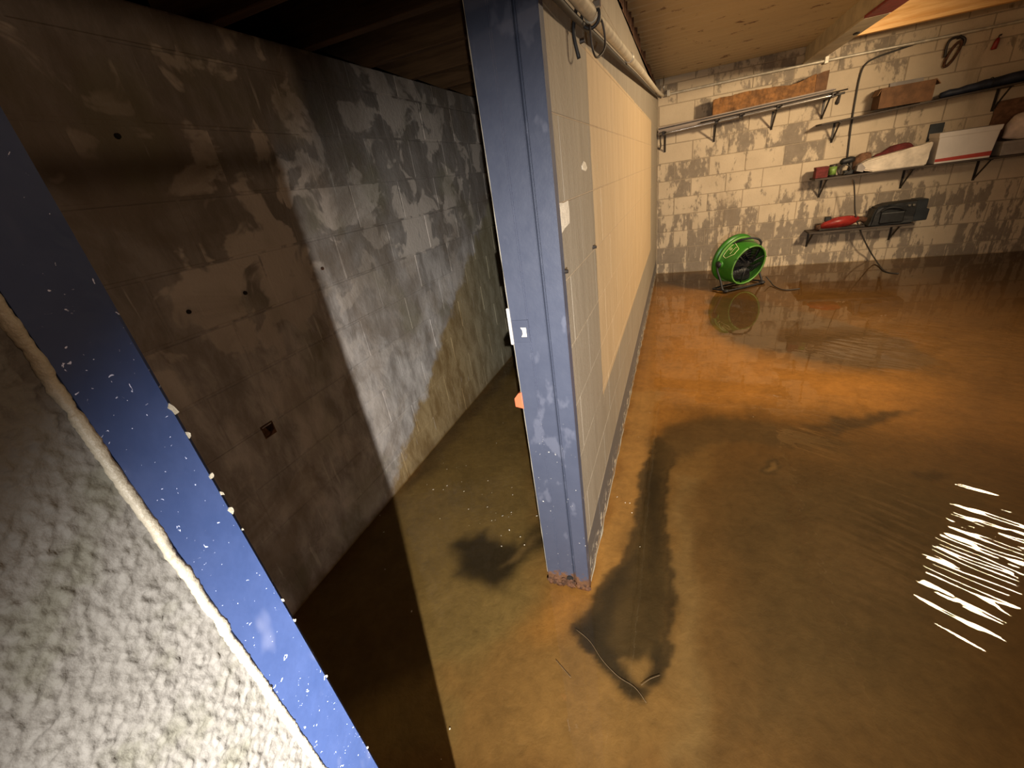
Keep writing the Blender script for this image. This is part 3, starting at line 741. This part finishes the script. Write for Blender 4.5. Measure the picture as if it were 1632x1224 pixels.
# kraft paper parcel: wavy top sleeve with open end
kp = empty('paper_parcel', (.9, YB - .15, 1.83)); tag(kp, 'long crumpled kraft paper parcel on the corner shelf', 'parcel')
top = [(.33, .205), (.42, .212), (.52, .205), (.62, .212), (.74, .205), (.86, .196), (.98, .188), (1.08, .170), (1.16, .172), (1.24, .192), (1.30, .212), (1.33, .215)]
bm = nb(); rows = []
ns = 44
for i in range(ns + 1):
    x = .33 + (1.33 - .33) * i / ns
    h = np.interp(x, [t[0] for t in top], [t[1] for t in top]); z0 = z1(x) + .001
    ring = []
    for k, (u, v) in enumerate(((0, 0), (-.004, .35), (.004, .7), (.0, 1.), (.05, 1.02), (.10, .96), (.105, .5), (.10, 0))):
        jit = .007 * mnoise.noise((x * 24, k * 1.7, 0))
        ring.append(bm.verts.new((x, YB - .222 + u + jit, z0 + max(0, v * h + (jit if k not in (0, 7) else 0)))))
    rows.append(ring)
for a, b in zip(rows, rows[1:]):
    for k in range(8): bm.faces.new((a[k], a[(k + 1) % 8], b[(k + 1) % 8], b[k]))
bm.faces.new(rows[0]); bm.faces.new(list(reversed(rows[-1]))); bmesh.ops.recalc_face_normals(bm, faces=bm.faces[:])
kid(mesh_obj('wrapping', bm, M['kraft']), kp)
bm = nb(); za = z1(1.4) + .001
prism(bm, [(1.335, za), (1.44, za + .003), (1.445, za + .225), (1.39, za + .22), (1.335, za + .205)], 1, YB - .21, YB - .14)
kid(mesh_obj('folded_end', bm, M['card']), kp)

# open cardboard box on the upper right shelf
def carton(name, label, x0, x1, y0, y1, z, h, mat, inner, flap=True, wall=.006):
    e = empty(name, ((x0 + x1) / 2, (y0 + y1) / 2, z)); tag(e, label, 'box')
    bm = nb(); box(bm, x0, x1, y0, y1, z + .001, z + .006)
    box(bm, x0, x1, y0, y0 + wall, z + .006, z + h); box(bm, x0, x1, y1 - wall, y1, z + .006, z + h)
    box(bm, x0, x0 + wall, y0 + wall, y1 - wall, z + .006, z + h); box(bm, x1 - wall, x1, y0 + wall, y1 - wall, z + .006, z + h)
    kid(mesh_obj('body', bm, mat), e); return e
e = carton('cardboard_box', 'brown open cardboard box on the upper right shelf', 1.93, 2.37, YB - .235, YB - .03, z2(2.1) + .016, .185, M['card'], M['cardin'])
zz = z2(2.1) + .016 + .185
bm = nb(); prism(bm, [(2.368, zz - .002), (2.41, zz - .05), (2.414, zz - .046), (2.372, zz + .003)], 1, YB - .235, YB - .05); kid(mesh_obj('flap', bm, M['cardin']), e)
bm = nb(); prism(bm, [(YB - .034, zz - .002), (YB - .012, zz + .045), (YB - .008, zz + .043), (YB - .03, zz - .002)], 0, 2.06, 2.34); kid(mesh_obj('flap', bm, M['grey']), e)
bm = nb(); prism(bm, [(1.932, zz - .002), (1.905, zz - .06), (1.909, zz - .062), (1.937, zz - .002)], 1, YB - .23, YB - .05); kid(mesh_obj('flap', bm, M['cardin']), e)

# navy tarp roll
def lump(name, mat, c, r, sub=3, amp=.2, sc=6., flat=True):
    bm = nb(); bmesh.ops.create_icosphere(bm, subdivisions=sub, radius=1)
    for v in bm.verts:
        n = v.co.normalized(); d = 1 + amp * mnoise.noise(Vector((n.x * r[0], n.y * r[1], n.z * r[2])) * sc + Vector(c)) + amp * .5 * mnoise.noise(Vector((n.x * r[0], n.y * r[1], n.z * r[2])) * sc * 2.6 + Vector(c))
        q = Vector((math.copysign(abs(n.x) ** .7, n.x) * r[0], math.copysign(abs(n.y) ** .7, n.y) * r[1], math.copysign(abs(n.z) ** .7, n.z) * r[2])) * d
        if flat: q.z = max(q.z, -r[2] * .75)
        v.co = q + Vector(c) + (Vector((0, 0, -r[2] * .25)) if flat else Vector())
    return mesh_obj(name, bm, mat, None, True)
e = empty('tarp_roll', (3.0, YB - .12, z2(3.))); tag(e, 'dark navy rolled tarp lying on the upper right shelf', 'tarp')
xs_ = np.linspace(2.47, 4.1, 26); bm = nb()
rr = [.026 + .022 * min(1, (i / 9.)) ** .7 + .006 * mnoise.noise((i * .7, 0, 0)) for i in range(26)]
tube(bm, [(x, YB - .13 + .01 * math.sin(x * 9), z2(x) + rr[i] + .001) for i, x in enumerate(xs_)], rr, 14)
kid(mesh_obj('roll', bm, M['navy'], None, True), e)
for x in (2.85, 3.6):
    i = int((x - 2.47) / (4.1 - 2.47) * 25); r_ = rr[i] + .002
    kid(tubeo('tie', [(x, YB - .13 + .01 * math.sin(x * 9) + math.cos(a) * r_, z2(x) + rr[i] + .003 + math.sin(a) * r_) for a in np.linspace(0, 6.283, 20)[:-1]], .004, M['black'], None, 6, True), e)

# middle shelf items
zs = 1.0335
e = empty('paint_tin', (1.525, YB - .16, zs)); tag(e, 'small dark red carton at the left end of the middle shelf', 'box')
e.name = 'small_carton'
kid(boxo('body', (1.465, 1.585, YB - .22, YB - .12, zs, zs + .105), M['darkred'], None, .003), e)
kid(boxo('lid', (1.462, 1.588, YB - .223, YB - .117, zs + .095, zs + .116), M['darkred'], None, .002), e)
e = empty('spray_can', (1.64, YB - .16, zs)); tag(e, 'squat can with green label beside the dark red carton', 'can')
def lat(name, prof, mat, loc, par, n=20):
    bm = lathe(nb(), prof, n); bmesh.ops.recalc_face_normals(bm, faces=bm.faces[:])
    bmesh.ops.translate(bm, vec=loc, verts=bm.verts); return kid(mesh_obj(name, bm, mat, None, True), par)
lat('can_body', [(0.001, .0), (.036, .0), (.038, .004), (.038, .118), (.034, .124), (.001, .124)], M['iron'], (1.64, YB - .16, zs), e)
lat('label', [(.0385, .018), (.0392, .018), (.0392, .104), (.0385, .104)], M['canlabel'], (1.64, YB - .16, zs), e)
e = empty('cordless_drill', (1.76, YB - .15, zs)); tag(e, 'black hand tool in a tangle between green can and white paper bag', 'tool')
bm = nb(); tube(bm, [(1.70, YB - .17, zs + .135), (1.72, YB - .165, zs + .14), (1.80, YB - .15, zs + .15), (1.835, YB - .145, zs + .155)], [.018, .034, .036, .024], 10); kid(mesh_obj('motor_body', bm, M['black'], None, True), e)
bm = nb(); tube(bm, [(1.795, YB - .15, zs + .14), (1.81, YB - .15, zs + .08), (1.80, YB - .15, zs + .035)], [.022, .019, .022], 8); kid(mesh_obj('grip', bm, M['iron'], None, True), e)
kid(boxo('battery', (1.75, 1.845, YB - .185, YB - .115, zs, zs + .045), M['black'], None, .006), e)
kid(tubeo('cord_loop', smooth_path([(1.70, YB - .19, zs + .01), (1.68, YB - .2, zs + .06), (1.72, YB - .21, zs + .11), (1.78, YB - .215, zs + .09), (1.80, YB - .21, zs + .04), (1.74, YB - .205, zs + .008)], 6), .007, M['cable'], None, 6), e)
o = lump('cloth_bundle', M['darkred'], (2.235, YB - .07, zs + .126), (.19, .055, .125), 4, .22, 7); tag(o, 'dark red crumpled cloth behind the white paper bag', 'cloth')
o.location.z += .0
o = lump('cloth_bundle', M['brown'], (1.93, YB - .068, zs + .111), (.08, .06, .11), 4, .2, 9); tag(o, 'brown crumpled cloth left of the dark red one', 'cloth')
# crumpled off-white bag
e = empty('paper_bag', (2.18, YB - .17, zs)); tag(e, 'off white crumpled paper bag lying on the middle shelf', 'bag')
pr = [(1.86, .06), (1.90, .035), (1.99, .0), (2.46, .0), (2.475, .195), (2.47, .222), (2.20, .17), (1.93, .125), (1.88, .09)]
bm = nb(); prism(bm, [(x, zs + z) for x, z in pr], 1, YB - .245, YB - .135)
bmesh.ops.bevel(bm, geom=bm.edges[:], offset=.010, segments=2, affect='EDGES')
bmesh.ops.subdivide_edges(bm, edges=bm.edges[:], cuts=2, use_grid_fill=True)
for v in bm.verts:
    d = Vector((mnoise.noise(v.co * 16), mnoise.noise(v.co * 16 + Vector((5, 0, 0))), mnoise.noise(v.co * 16 + Vector((0, 9, 0))))) * .010
    v.co += d; v.co.z = max(v.co.z, zs)
kid(mesh_obj('bag_body', bm, M['cream']), e)
bm = nb(); prism(bm, [(1.845, zs + .03), (1.905, zs + .012), (1.925, zs + .05), (1.88, zs + .105), (1.85, zs + .085)], 1, YB - .25, YB - .17); kid(mesh_obj('twisted_neck', bm, M['grey']), e)
# white striped box
e = empty('document_box', (2.74, YB - .14, zs)); tag(e, 'white lidded box with red stripe on the middle shelf', 'box')
bm = nb(); prism(bm, [(2.525, zs), (2.965, zs), (2.99, zs + .265), (2.515, zs + .265)], 1, YB - .245, YB - .02); bmesh.ops.bevel(bm, geom=bm.edges[:], offset=.003, segments=1, affect='EDGES'); kid(mesh_obj('body', bm, M['white']), e)
bm = nb(); prism(bm, [(2.510, zs + .245), (2.994, zs + .245), (3.0, zs + .292), (2.507, zs + .292)], 1, YB - .250, YB - .016); bmesh.ops.bevel(bm, geom=bm.edges[:], offset=.003, segments=1, affect='EDGES'); kid(mesh_obj('lid', bm, M['white']), e)
bm = nb(); prism(bm, [(2.5255, zs + .018), (2.966, zs + .018), (2.970, zs + .06), (2.5245, zs + .045)], 1, YB - .2465, YB - .244); kid(mesh_obj('red_stripe', bm, M['red']), e)
o = boxo('book', (2.50, 2.62, YB - .014, YB - .002 - .002, zs, zs + .385), M['slate'], None, .002)
o.name = 'standing_binder'; tag(o, 'dark flat binder standing behind the white striped box', 'binder')
bm = nb(); prism(bm, [(0, 0), (.9, 0), (.9, .54), (.02, .50)], 1, 0, .012); o = mesh_obj('board_panel', bm, M['brown']); o.location = (2.98, YB - .022, zs); tag(o, 'brown board leaning on the wall behind the pale sack', 'board')
e = empty('grey_box', (3.3, YB - .14, zs)); e.name = 'flat_carton'; tag(e, 'flat grey carton under the pale sack at the right picture edge', 'box')
kid(boxo('body', (3.045, 3.75, YB - .24, YB - .04, zs, zs + .115), M['grey'], None, .004), e)
kid(boxo('lid', (3.04, 3.755, YB - .244, YB - .036, zs + .10, zs + .13), M['grey'], None, .003), e)
o = lump('sack', M['sack'], (3.42, YB - .14, zs + .131 + .136), (.37, .095, .135), 4, .16, 5); tag(o, 'pale rounded sack on the flat grey carton', 'sack')

# lowest shelf: red tool, black bag
zl = .4375
e = empty('power_tool', (1.8, YB - .15, zl)); tag(e, 'red elongated power tool on the lowest shelf', 'tool')
bm = nb(); prism(bm, [(1.60, zl + .055), (1.66, zl + .10), (1.76, zl + .135), (1.90, zl + .140), (1.99, zl + .12), (1.96, zl + .06), (1.90, zl + .035), (1.78, zl + .020), (1.62, zl + .02)], 1, YB - .21, YB - .12)
bmesh.ops.bevel(bm, geom=bm.edges[:], offset=.012, segments=2, affect='EDGES'); kid(mesh_obj('housing', bm, M['redtool'], None, True), e)
bm = nb(); tube(bm, [(1.95, YB - .165, zl + .085), (2.01, YB - .165, zl + .09), (2.055, YB - .165, zl + .07)], [.034, .030, .034], 10); kid(mesh_obj('rear_grip', bm, M['rust'], None, True), e)
bm = nb(); box(bm, 1.645, 1.71, YB - .185, YB - .145, zl + .10, zl + .15, .005); kid(mesh_obj('switch_block', bm, M['black']), e)
bm = nb(); tube(bm, [(1.57, YB - .165, zl + .034), (1.63, YB - .165, zl + .038)], [.034, .034], 12); kid(mesh_obj('nose_ring', bm, M['rust'], None, True), e)
bm = nb(); box(bm, 1.60, 2.05, YB - .20, YB - .13, zl + .0, zl + .022, .003); kid(mesh_obj('foot_plate', bm, M['iron']), e)
e = empty('tool_bag', (2.3, YB - .15, zl)); tag(e, 'black tool bag on the right end of the lowest shelf', 'bag')
bm = nb(); prism(bm, [(2.07, zl), (2.47, zl), (2.50, zl + .11), (2.49, zl + .245), (2.20, zl + .235), (2.11, zl + .20)], 1, YB - .245, YB - .03)
bmesh.ops.bevel(bm, geom=bm.edges[:], offset=.018, segments=2, affect='EDGES'); bmesh.ops.subdivide_edges(bm, edges=bm.edges[:], cuts=2, use_grid_fill=True)
for v in bm.verts:
    v.co += Vector((mnoise.noise(v.co * 13), mnoise.noise(v.co * 13 + Vector((4, 4, 0))), mnoise.noise(v.co * 13 + Vector((0, 0, 8))))) * .012; v.co.z = max(v.co.z, zl)
kid(mesh_obj('bag_body', bm, M['blackbag']), e)
bm = nb(); prism(bm, [(2.475, zl + .02), (2.60, zl + .025), (2.605, zl + .14), (2.575, zl + .15), (2.575, zl + .25), (2.475, zl + .25)], 1, YB - .23, YB - .05); bmesh.ops.bevel(bm, geom=bm.edges[:], offset=.006, segments=1, affect='EDGES'); kid(mesh_obj('side_pocket', bm, M['slate']), e)
kid(boxo('front_pocket', (2.16, 2.38, YB - .268, YB - .235, zl + .03, zl + .15), M['blackbag'], None, .012, 2), e)
kid(tubeo('handle', smooth_path([(2.16, YB - .25, zl + .16), (2.22, YB - .272, zl + .20), (2.31, YB - .276, zl + .19), (2.38, YB - .26, zl + .15)], 6), .009, M['black'], None, 7), e)
for x in (2.405, 2.445):
    kid(boxo('buckle', (x - .012, x + .012, YB - .262, YB - .235, zl + .19, zl + .215), M['steel'], None, .004), e)

# ------------------------------------------------------------------ things hanging on the back wall
hx, hz = 2.49, 2.10
e = empty('hanging_clamp', (hx, YB, hz)); tag(e, 'dark iron clamp and loop hanging below the wall conduit', 'clamp')
kid(tubeo('hook', smooth_path([(hx + .05, YB - .002, hz + .05), (hx + .05, YB - .04, hz + .05), (hx + .05, YB - .055, hz + .07)], 4), .007, M['iron'], None, 7), e)
kid(tubeo('frame', smooth_path([(hx - .025, YB - .03, hz - .09), (hx - .03, YB - .03, hz + .01), (hx - .005, YB - .03, hz + .055), (hx + .05, YB - .03, hz + .062), (hx + .10, YB - .03, hz + .03), (hx + .10, YB - .03, hz - .02)], 5), .012, M['iron'], None, 7), e)
lp = []
for a in np.linspace(0, 2 * math.pi, 28)[:-1]:
    u, v = .032 * math.cos(a), .105 * math.sin(a); t_ = math.radians(-22)
    lp.append((hx + .035 + u * math.cos(t_) - v * math.sin(t_), YB - .03, hz - .075 + u * math.sin(t_) + v * math.cos(t_)))
kid(tubeo('loop', lp, .012, M['rust'], None, 8, True), e)
e = empty('red_handle', (2.84, YB, 2.05)); e.name = 'hand_tool'; tag(e, 'short red-handled tool hanging on the back wall near the picture edge', 'tool')
kid(tubeo('grip', [(2.835, YB - .03, 1.995), (2.835, YB - .03, 2.0), (2.845, YB - .03, 2.06), (2.85, YB - .03, 2.085)], [.014, .022, .019, .012], M['redtool'], None, 10), e)
kid(tubeo('hook', smooth_path([(2.85, YB - .03, 2.085), (2.853, YB - .03, 2.105), (2.87, YB - .02, 2.11), (2.875, YB - .001, 2.105)], 4), .005, M['iron'], None, 6), e)

# ------------------------------------------------------------------ green drum fan
FC = Vector((.679, 5.55, .298)); az, el = math.radians(-53.14), math.radians(-12.39)
ax = Vector((math.cos(az) * math.cos(el), math.sin(az) * math.cos(el), math.sin(el)))
side = Vector((-math.sin(az), math.cos(az), 0)); up = ax.cross(side)   # local x = side, y = up, z = ax
if up.z < 0: side = -side; up = ax.cross(side)
FM = Matrix(((side.x, up.x, ax.x, FC.x), (side.y, up.y, ax.y, FC.y), (side.z, up.z, ax.z, FC.z), (0, 0, 0, 1)))
fan = empty('drum_fan', (FC.x, FC.y, 0)); tag(fan, 'bright green drum fan on a black tube stand by the back wall', 'fan')
def fanpart(name, bm, mat, smooth=True, world=False, par=None):
    if not world: bmesh.ops.transform(bm, matrix=FM, verts=bm.verts)
    bmesh.ops.recalc_face_normals(bm, faces=bm.faces[:])
    o = mesh_obj(name, bm, mat, None, smooth)
    if par: o.parent = par; o.matrix_parent_inverse = par.matrix_parent_inverse.copy() ; o.matrix_parent_inverse = Matrix.Translation(-Vector(fan.location)) @ Matrix.Identity(4); o.matrix_parent_inverse = Matrix.Identity(4)
    else: kid(o, fan)
    return o
HD = .1335
prof = [(.215, HD), (.226, HD), (.229, HD - .008), (.240, HD - .06), (.249, HD - .12), (.252, -HD + .075), (.268, -HD + .07), (.268, -HD + .058), (.260, -HD + .05), (.262, -HD + .045), (.281, -HD + .04), (.284, -HD + .02), (.279, -HD), (.262, -HD), (.262, -HD + .03), (.243, -HD + .05), (.238, HD - .12), (.215, HD)]
hs = fanpart('housing', lathe(nb(), prof, 56), M['green'])
fanpart('front_rim', lathe(nb(), [(.212, HD - .002), (.226, HD - .002), (.228, HD + .006), (.214, HD + .007), (.212, HD - .002)], 56), M['greenedge'])
fanpart('rear_lip', lathe(nb(), [(.250, -HD + .078), (.257, -HD + .078), (.270, -HD + .072), (.268, -HD + .066), (.250, -HD + .078)], 56), M['greenedge'])
# guard grille: rings and spokes
bm = nb()
for r in (.055, .085, .115, .145, .175, .20):
    tube(bm, [(r * math.cos(a), r * math.sin(a), HD - .018) for a in np.linspace(0, 6.2832, 41)[:-1]], .0018, 4, True)
fanpart('front_guard', bm, M['black'])
bm = nb()
for k in range(3):
    a = math.radians(20 + 120 * k)
    tube(bm, [(.03 * math.cos(a), .03 * math.sin(a), HD - .02), (.213 * math.cos(a), .213 * math.sin(a), HD - .012)], .008, 6)
fanpart('guard_spokes', bm, M['black'])
bm = lathe(nb(), [(.001, HD - .012), (.032, HD - .014), (.05, HD - .03), (.052, -.02), (.001, -.02)], 24); fanpart('hub', bm, M['black'])
bm = lathe(nb(), [(.001, .0), (.065, -.0), (.065, -.10), (.001, -.10)], 24); fanpart('motor', bm, M['iron'])
for k in range(6):
    bm = nb(); a0 = 2 * math.pi * k / 6 + .35; rows = []
    for i in range(7):
        r = .045 + .175 * i / 6; tw = .10 - .05 * i / 6; wd = .22 + .16 * math.sin(math.pi * i / 7)
        rows.append([bm.verts.new((r * math.cos(a0 + t * wd * 1.6 + .12 * i / 6), r * math.sin(a0 + t * wd * 1.6 + .12 * i / 6), .05 + t * tw)) for t in (-1, -.33, .33, 1)])
    for p, q in zip(rows, rows[1:]):
        for j in range(3): bm.faces.new((p[j], p[j + 1], q[j + 1], q[j]))
    r_ = bmesh.ops.extrude_face_region(bm, geom=bm.faces[:]); bmesh.ops.translate(bm, vec=(0, 0, .004), verts=[v for v in r_['geom'] if isinstance(v, bmesh.types.BMVert)])
    fanpart('blade', bm, M['blackbag'])
# rear closing grille keeps the drum dark
bm = nb()
for r in np.arange(.03, .262, .011):
    tube(bm, [(r * math.cos(a), r * math.sin(a), -HD + .012) for a in np.linspace(0, 6.2832, 41)[:-1]], .0040, 4, True)
for k in range(12):
    a = 2 * math.pi * k / 12; tube(bm, [(.03 * math.cos(a), .03 * math.sin(a), -HD + .01), (.262 * math.cos(a), .262 * math.sin(a), -HD + .01)], .0025, 4)
fanpart('rear_guard', bm, M['black'])
# clips on the front rim
for k in range(8):
    a = 2 * math.pi * k / 8 + .3; bm = nb(); box(bm, -.009, .009, -.006, .006, -.008, .008, .002)
    bmesh.ops.transform(bm, matrix=Matrix.Rotation(a - math.pi / 2, 4, 'Z') @ Matrix.Translation((0, .226, HD + .002)), verts=bm.verts); fanpart('rim_clip', bm, M['green'], False)
# carrying handle over the top
bm = nb(); hp_ = [(r * math.sin(math.radians(d)), r * math.cos(math.radians(d)), zz) for d, r, zz in ((-24, .245, -.02), (-22, .262, -.01), (-15, .284, .03), (0, .292, .07), (14, .286, .10), (24, .262, .115), (28, .236, .115))]
sg = 1 if side.x > 0 else -1
hp_ = [(-sg * -p[0], p[1], p[2]) for p in hp_]
tube(bm, smooth_path(hp_, 5), .0115, 8); fanpart('carry_handle', bm, M['black'])
bm = nb(); pth = [(-sg * .245 * math.sin(math.radians(d)), .252 * math.cos(math.radians(d)), -.035) for d in np.linspace(5, 32, 8)]
tube(bm, pth, .010, 7); fanpart('handle_base', bm, M['black'])
# badge on the drum: outlined panel with a small mark and a word-like bar
def on_drum(u, v, lift):
    """u around the drum (deg from up, towards the viewer's left), v along the axis"""
    rad = float(np.interp(v, [-.06, .07, HD], [.252, .2405, .229])) + lift
    a = math.radians(u); return (-sg * rad * math.sin(a), rad * math.cos(a), v)
def drum_strip(bm, pts, wdt, lift):
    tube(bm, [on_drum(u, v, lift) for u, v in pts], wdt, 5, False)
BU = 47.
q = [(BU - 21, -.028), (BU - 11, .075), (BU + 6, .078), (BU + 23, .012), (BU + 21, -.033), (BU - 21, -.028)]
dense = []
for (a, b), (c, d) in zip(q, q[1:]):
    for k in range(6): dense.append((a + (c - a) * k / 6, b + (d - b) * k / 6))
dense.append(q[-1])
bm = nb(); drum_strip(bm, dense, .0026, .002); fanpart('badge_outline', bm, M['yellow'])
bm = nb(); tube(bm, [on_drum(BU - 2 + 3.2 * math.cos(t_), -.002 + .011 * math.sin(t_), .002) for t_ in np.linspace(0, 6.283, 13)[:-1]], .0028, 5, True); fanpart('badge_mark', bm, M['yellow'])
for k in range(6):
    bm = nb(); u = BU - 11 + 3.9 * k; h_ = .009 if k % 2 else .011
    drum_strip(bm, [(u, .026 - h_ / 2 + .004), (u, .026 + h_ / 2 + .004)], .0042, .002); fanpart('badge_letter', bm, M['yellow'])
# tube stand with pivots
F1 = Vector(hit(1151, 463, 2, .012)); F2 = Vector(hit(1219, 455, 2, .012))
pivL = FC - side * sg * .272 - ax * .03; pivR = FC + side * sg * .272 - ax * .03
fwd = Vector((ax.x, ax.y, 0)).normalized(); sd = Vector((side.x * sg, side.y * sg, 0)).normalized()
base = Vector((FC.x, FC.y, .014))
a0 = base - sd * .275 ; a1 = base + sd * .275
path = [pivL, pivL - sd * .012 + Vector((0, 0, -.06)), a0 + fwd * .02 + Vector((0, 0, .12)), a0 + fwd * .075 + Vector((0, 0, .012)), a0 + fwd * .105 + sd * .05, a1 + fwd * .105 - sd * .05, a1 + fwd * .075 + Vector((0, 0, .012)), a1 + fwd * .02 + Vector((0, 0, .12)), pivR + sd * .012 + Vector((0, 0, -.06)), pivR]
bm = tube(nb(), smooth_path(path, 6), .0115, 9); fanpart('stand_tube', bm, M['black'], True, True)
path = [a0 + fwd * .075 + Vector((0, 0, .012)), a0 - fwd * .04, a0 - fwd * .09 + sd * .04, a1 - fwd * .09 - sd * .04, a1 - fwd * .04, a1 + fwd * .075 + Vector((0, 0, .012))]
bm = tube(nb(), smooth_path(path, 6), .0105, 8); fanpart('stand_foot_tube', bm, M['black'], True, True)
for c in (a0 + fwd * .10 + sd * .02, a1 + fwd * .10 - sd * .02):
    bm = nb(); bmesh.ops.create_uvsphere(bm, u_segments=14, v_segments=8, radius=.034)
    for v in bm.verts: v.co.z *= .6
    bmesh.ops.translate(bm, vec=c + Vector((0, 0, .004)), verts=bm.verts); fanpart('rubber_foot', bm, M['black'], True, True)
for pv, s_ in ((pivL, -1), (pivR, 1)):
    bm = nb(); tube(bm, [pv - sd * s_ * .03, pv + sd * s_ * .012, pv + sd * s_ * .024], [.038, .036, .02], 14); fanpart('pivot_knob', bm, M['black'], True, True)
    bm = nb(); tube(bm, [pv - sd * s_ * .034, pv - sd * s_ * .004], [.05, .046], 18); fanpart('pivot_boss', bm, M['green'], True, True)
o = tubeo('cord', smooth_path([tuple(hit(1221, 441, 2, .09)), tuple(hit(1228, 449, 2, .03)), tuple(hit(1234, 456, 2, .008)), tuple(hit(1250, 462, 2, .006)), tuple(hit(1275, 460, 2, .006))], 6), .006, M['cable'], None, 7)
kid(o, fan)

# ------------------------------------------------------------------ litter in the water
bm = nb()
spots = [(760, 812, 14), (800, 835, 10), (740, 790, 10), (690, 745, 8), (830, 800, 8), (700, 830, 6), (800, 760, 8), (790, 700, 6), (860, 760, 4), (670, 960, 3), (690, 1180, 3), (985, 800, 5), (1000, 700, 3), (965, 850, 5), (650, 770, 4), (1160, 660, 4), (780, 830, 8)]
for px, py, n in spots:
    for k in range((n + 1) // 2):
        c = hit(px + random.gauss(0, 40), py + random.gauss(0, 22), 2, .0)
        if c[0] < XL + .02 or (XB - .02 < c[0] < XW + .02 and c[1] > 1.05): continue
        s = random.uniform(.0012, .0034)
        r = bmesh.ops.create_icosphere(bm, subdivisions=1, radius=s); R_ = Matrix.Rotation(random.uniform(0, 3), 3, 'Z')
        e_ = random.uniform(.8, 2.0)
        for v in r['verts']: v.co = R_ @ Vector((v.co.x * e_, v.co.y, v.co.z * .5)) + Vector(c)
o = mesh_obj('debris_crumbs', bm, M['crumb']); tag(o, 'pale crumbs of paint and mortar floating on the muddy water', 'debris', kind='stuff')
def strand(pts, r, lab):
    o = tubeo('debris_strand', smooth_path([tuple(hit(a, b, 2, .001)) for a, b in pts], 5), r, M['twig'], None, 6); tag(o, lab, 'debris'); return o
strand([(918, 1003), (940, 1022), (960, 1052), (985, 1078), (1012, 1096), (1030, 1120)], .0009, 'long pale strand along the dark silt in front of the jamb')
strand([(1022, 1092), (1036, 1082), (1052, 1076)], .0009, 'short pale strand at the tip of the dark silt')
strand([(886, 1052), (896, 1064), (910, 1080)], .0009, 'thin dark fibre on the bare silt left of the dark patch')
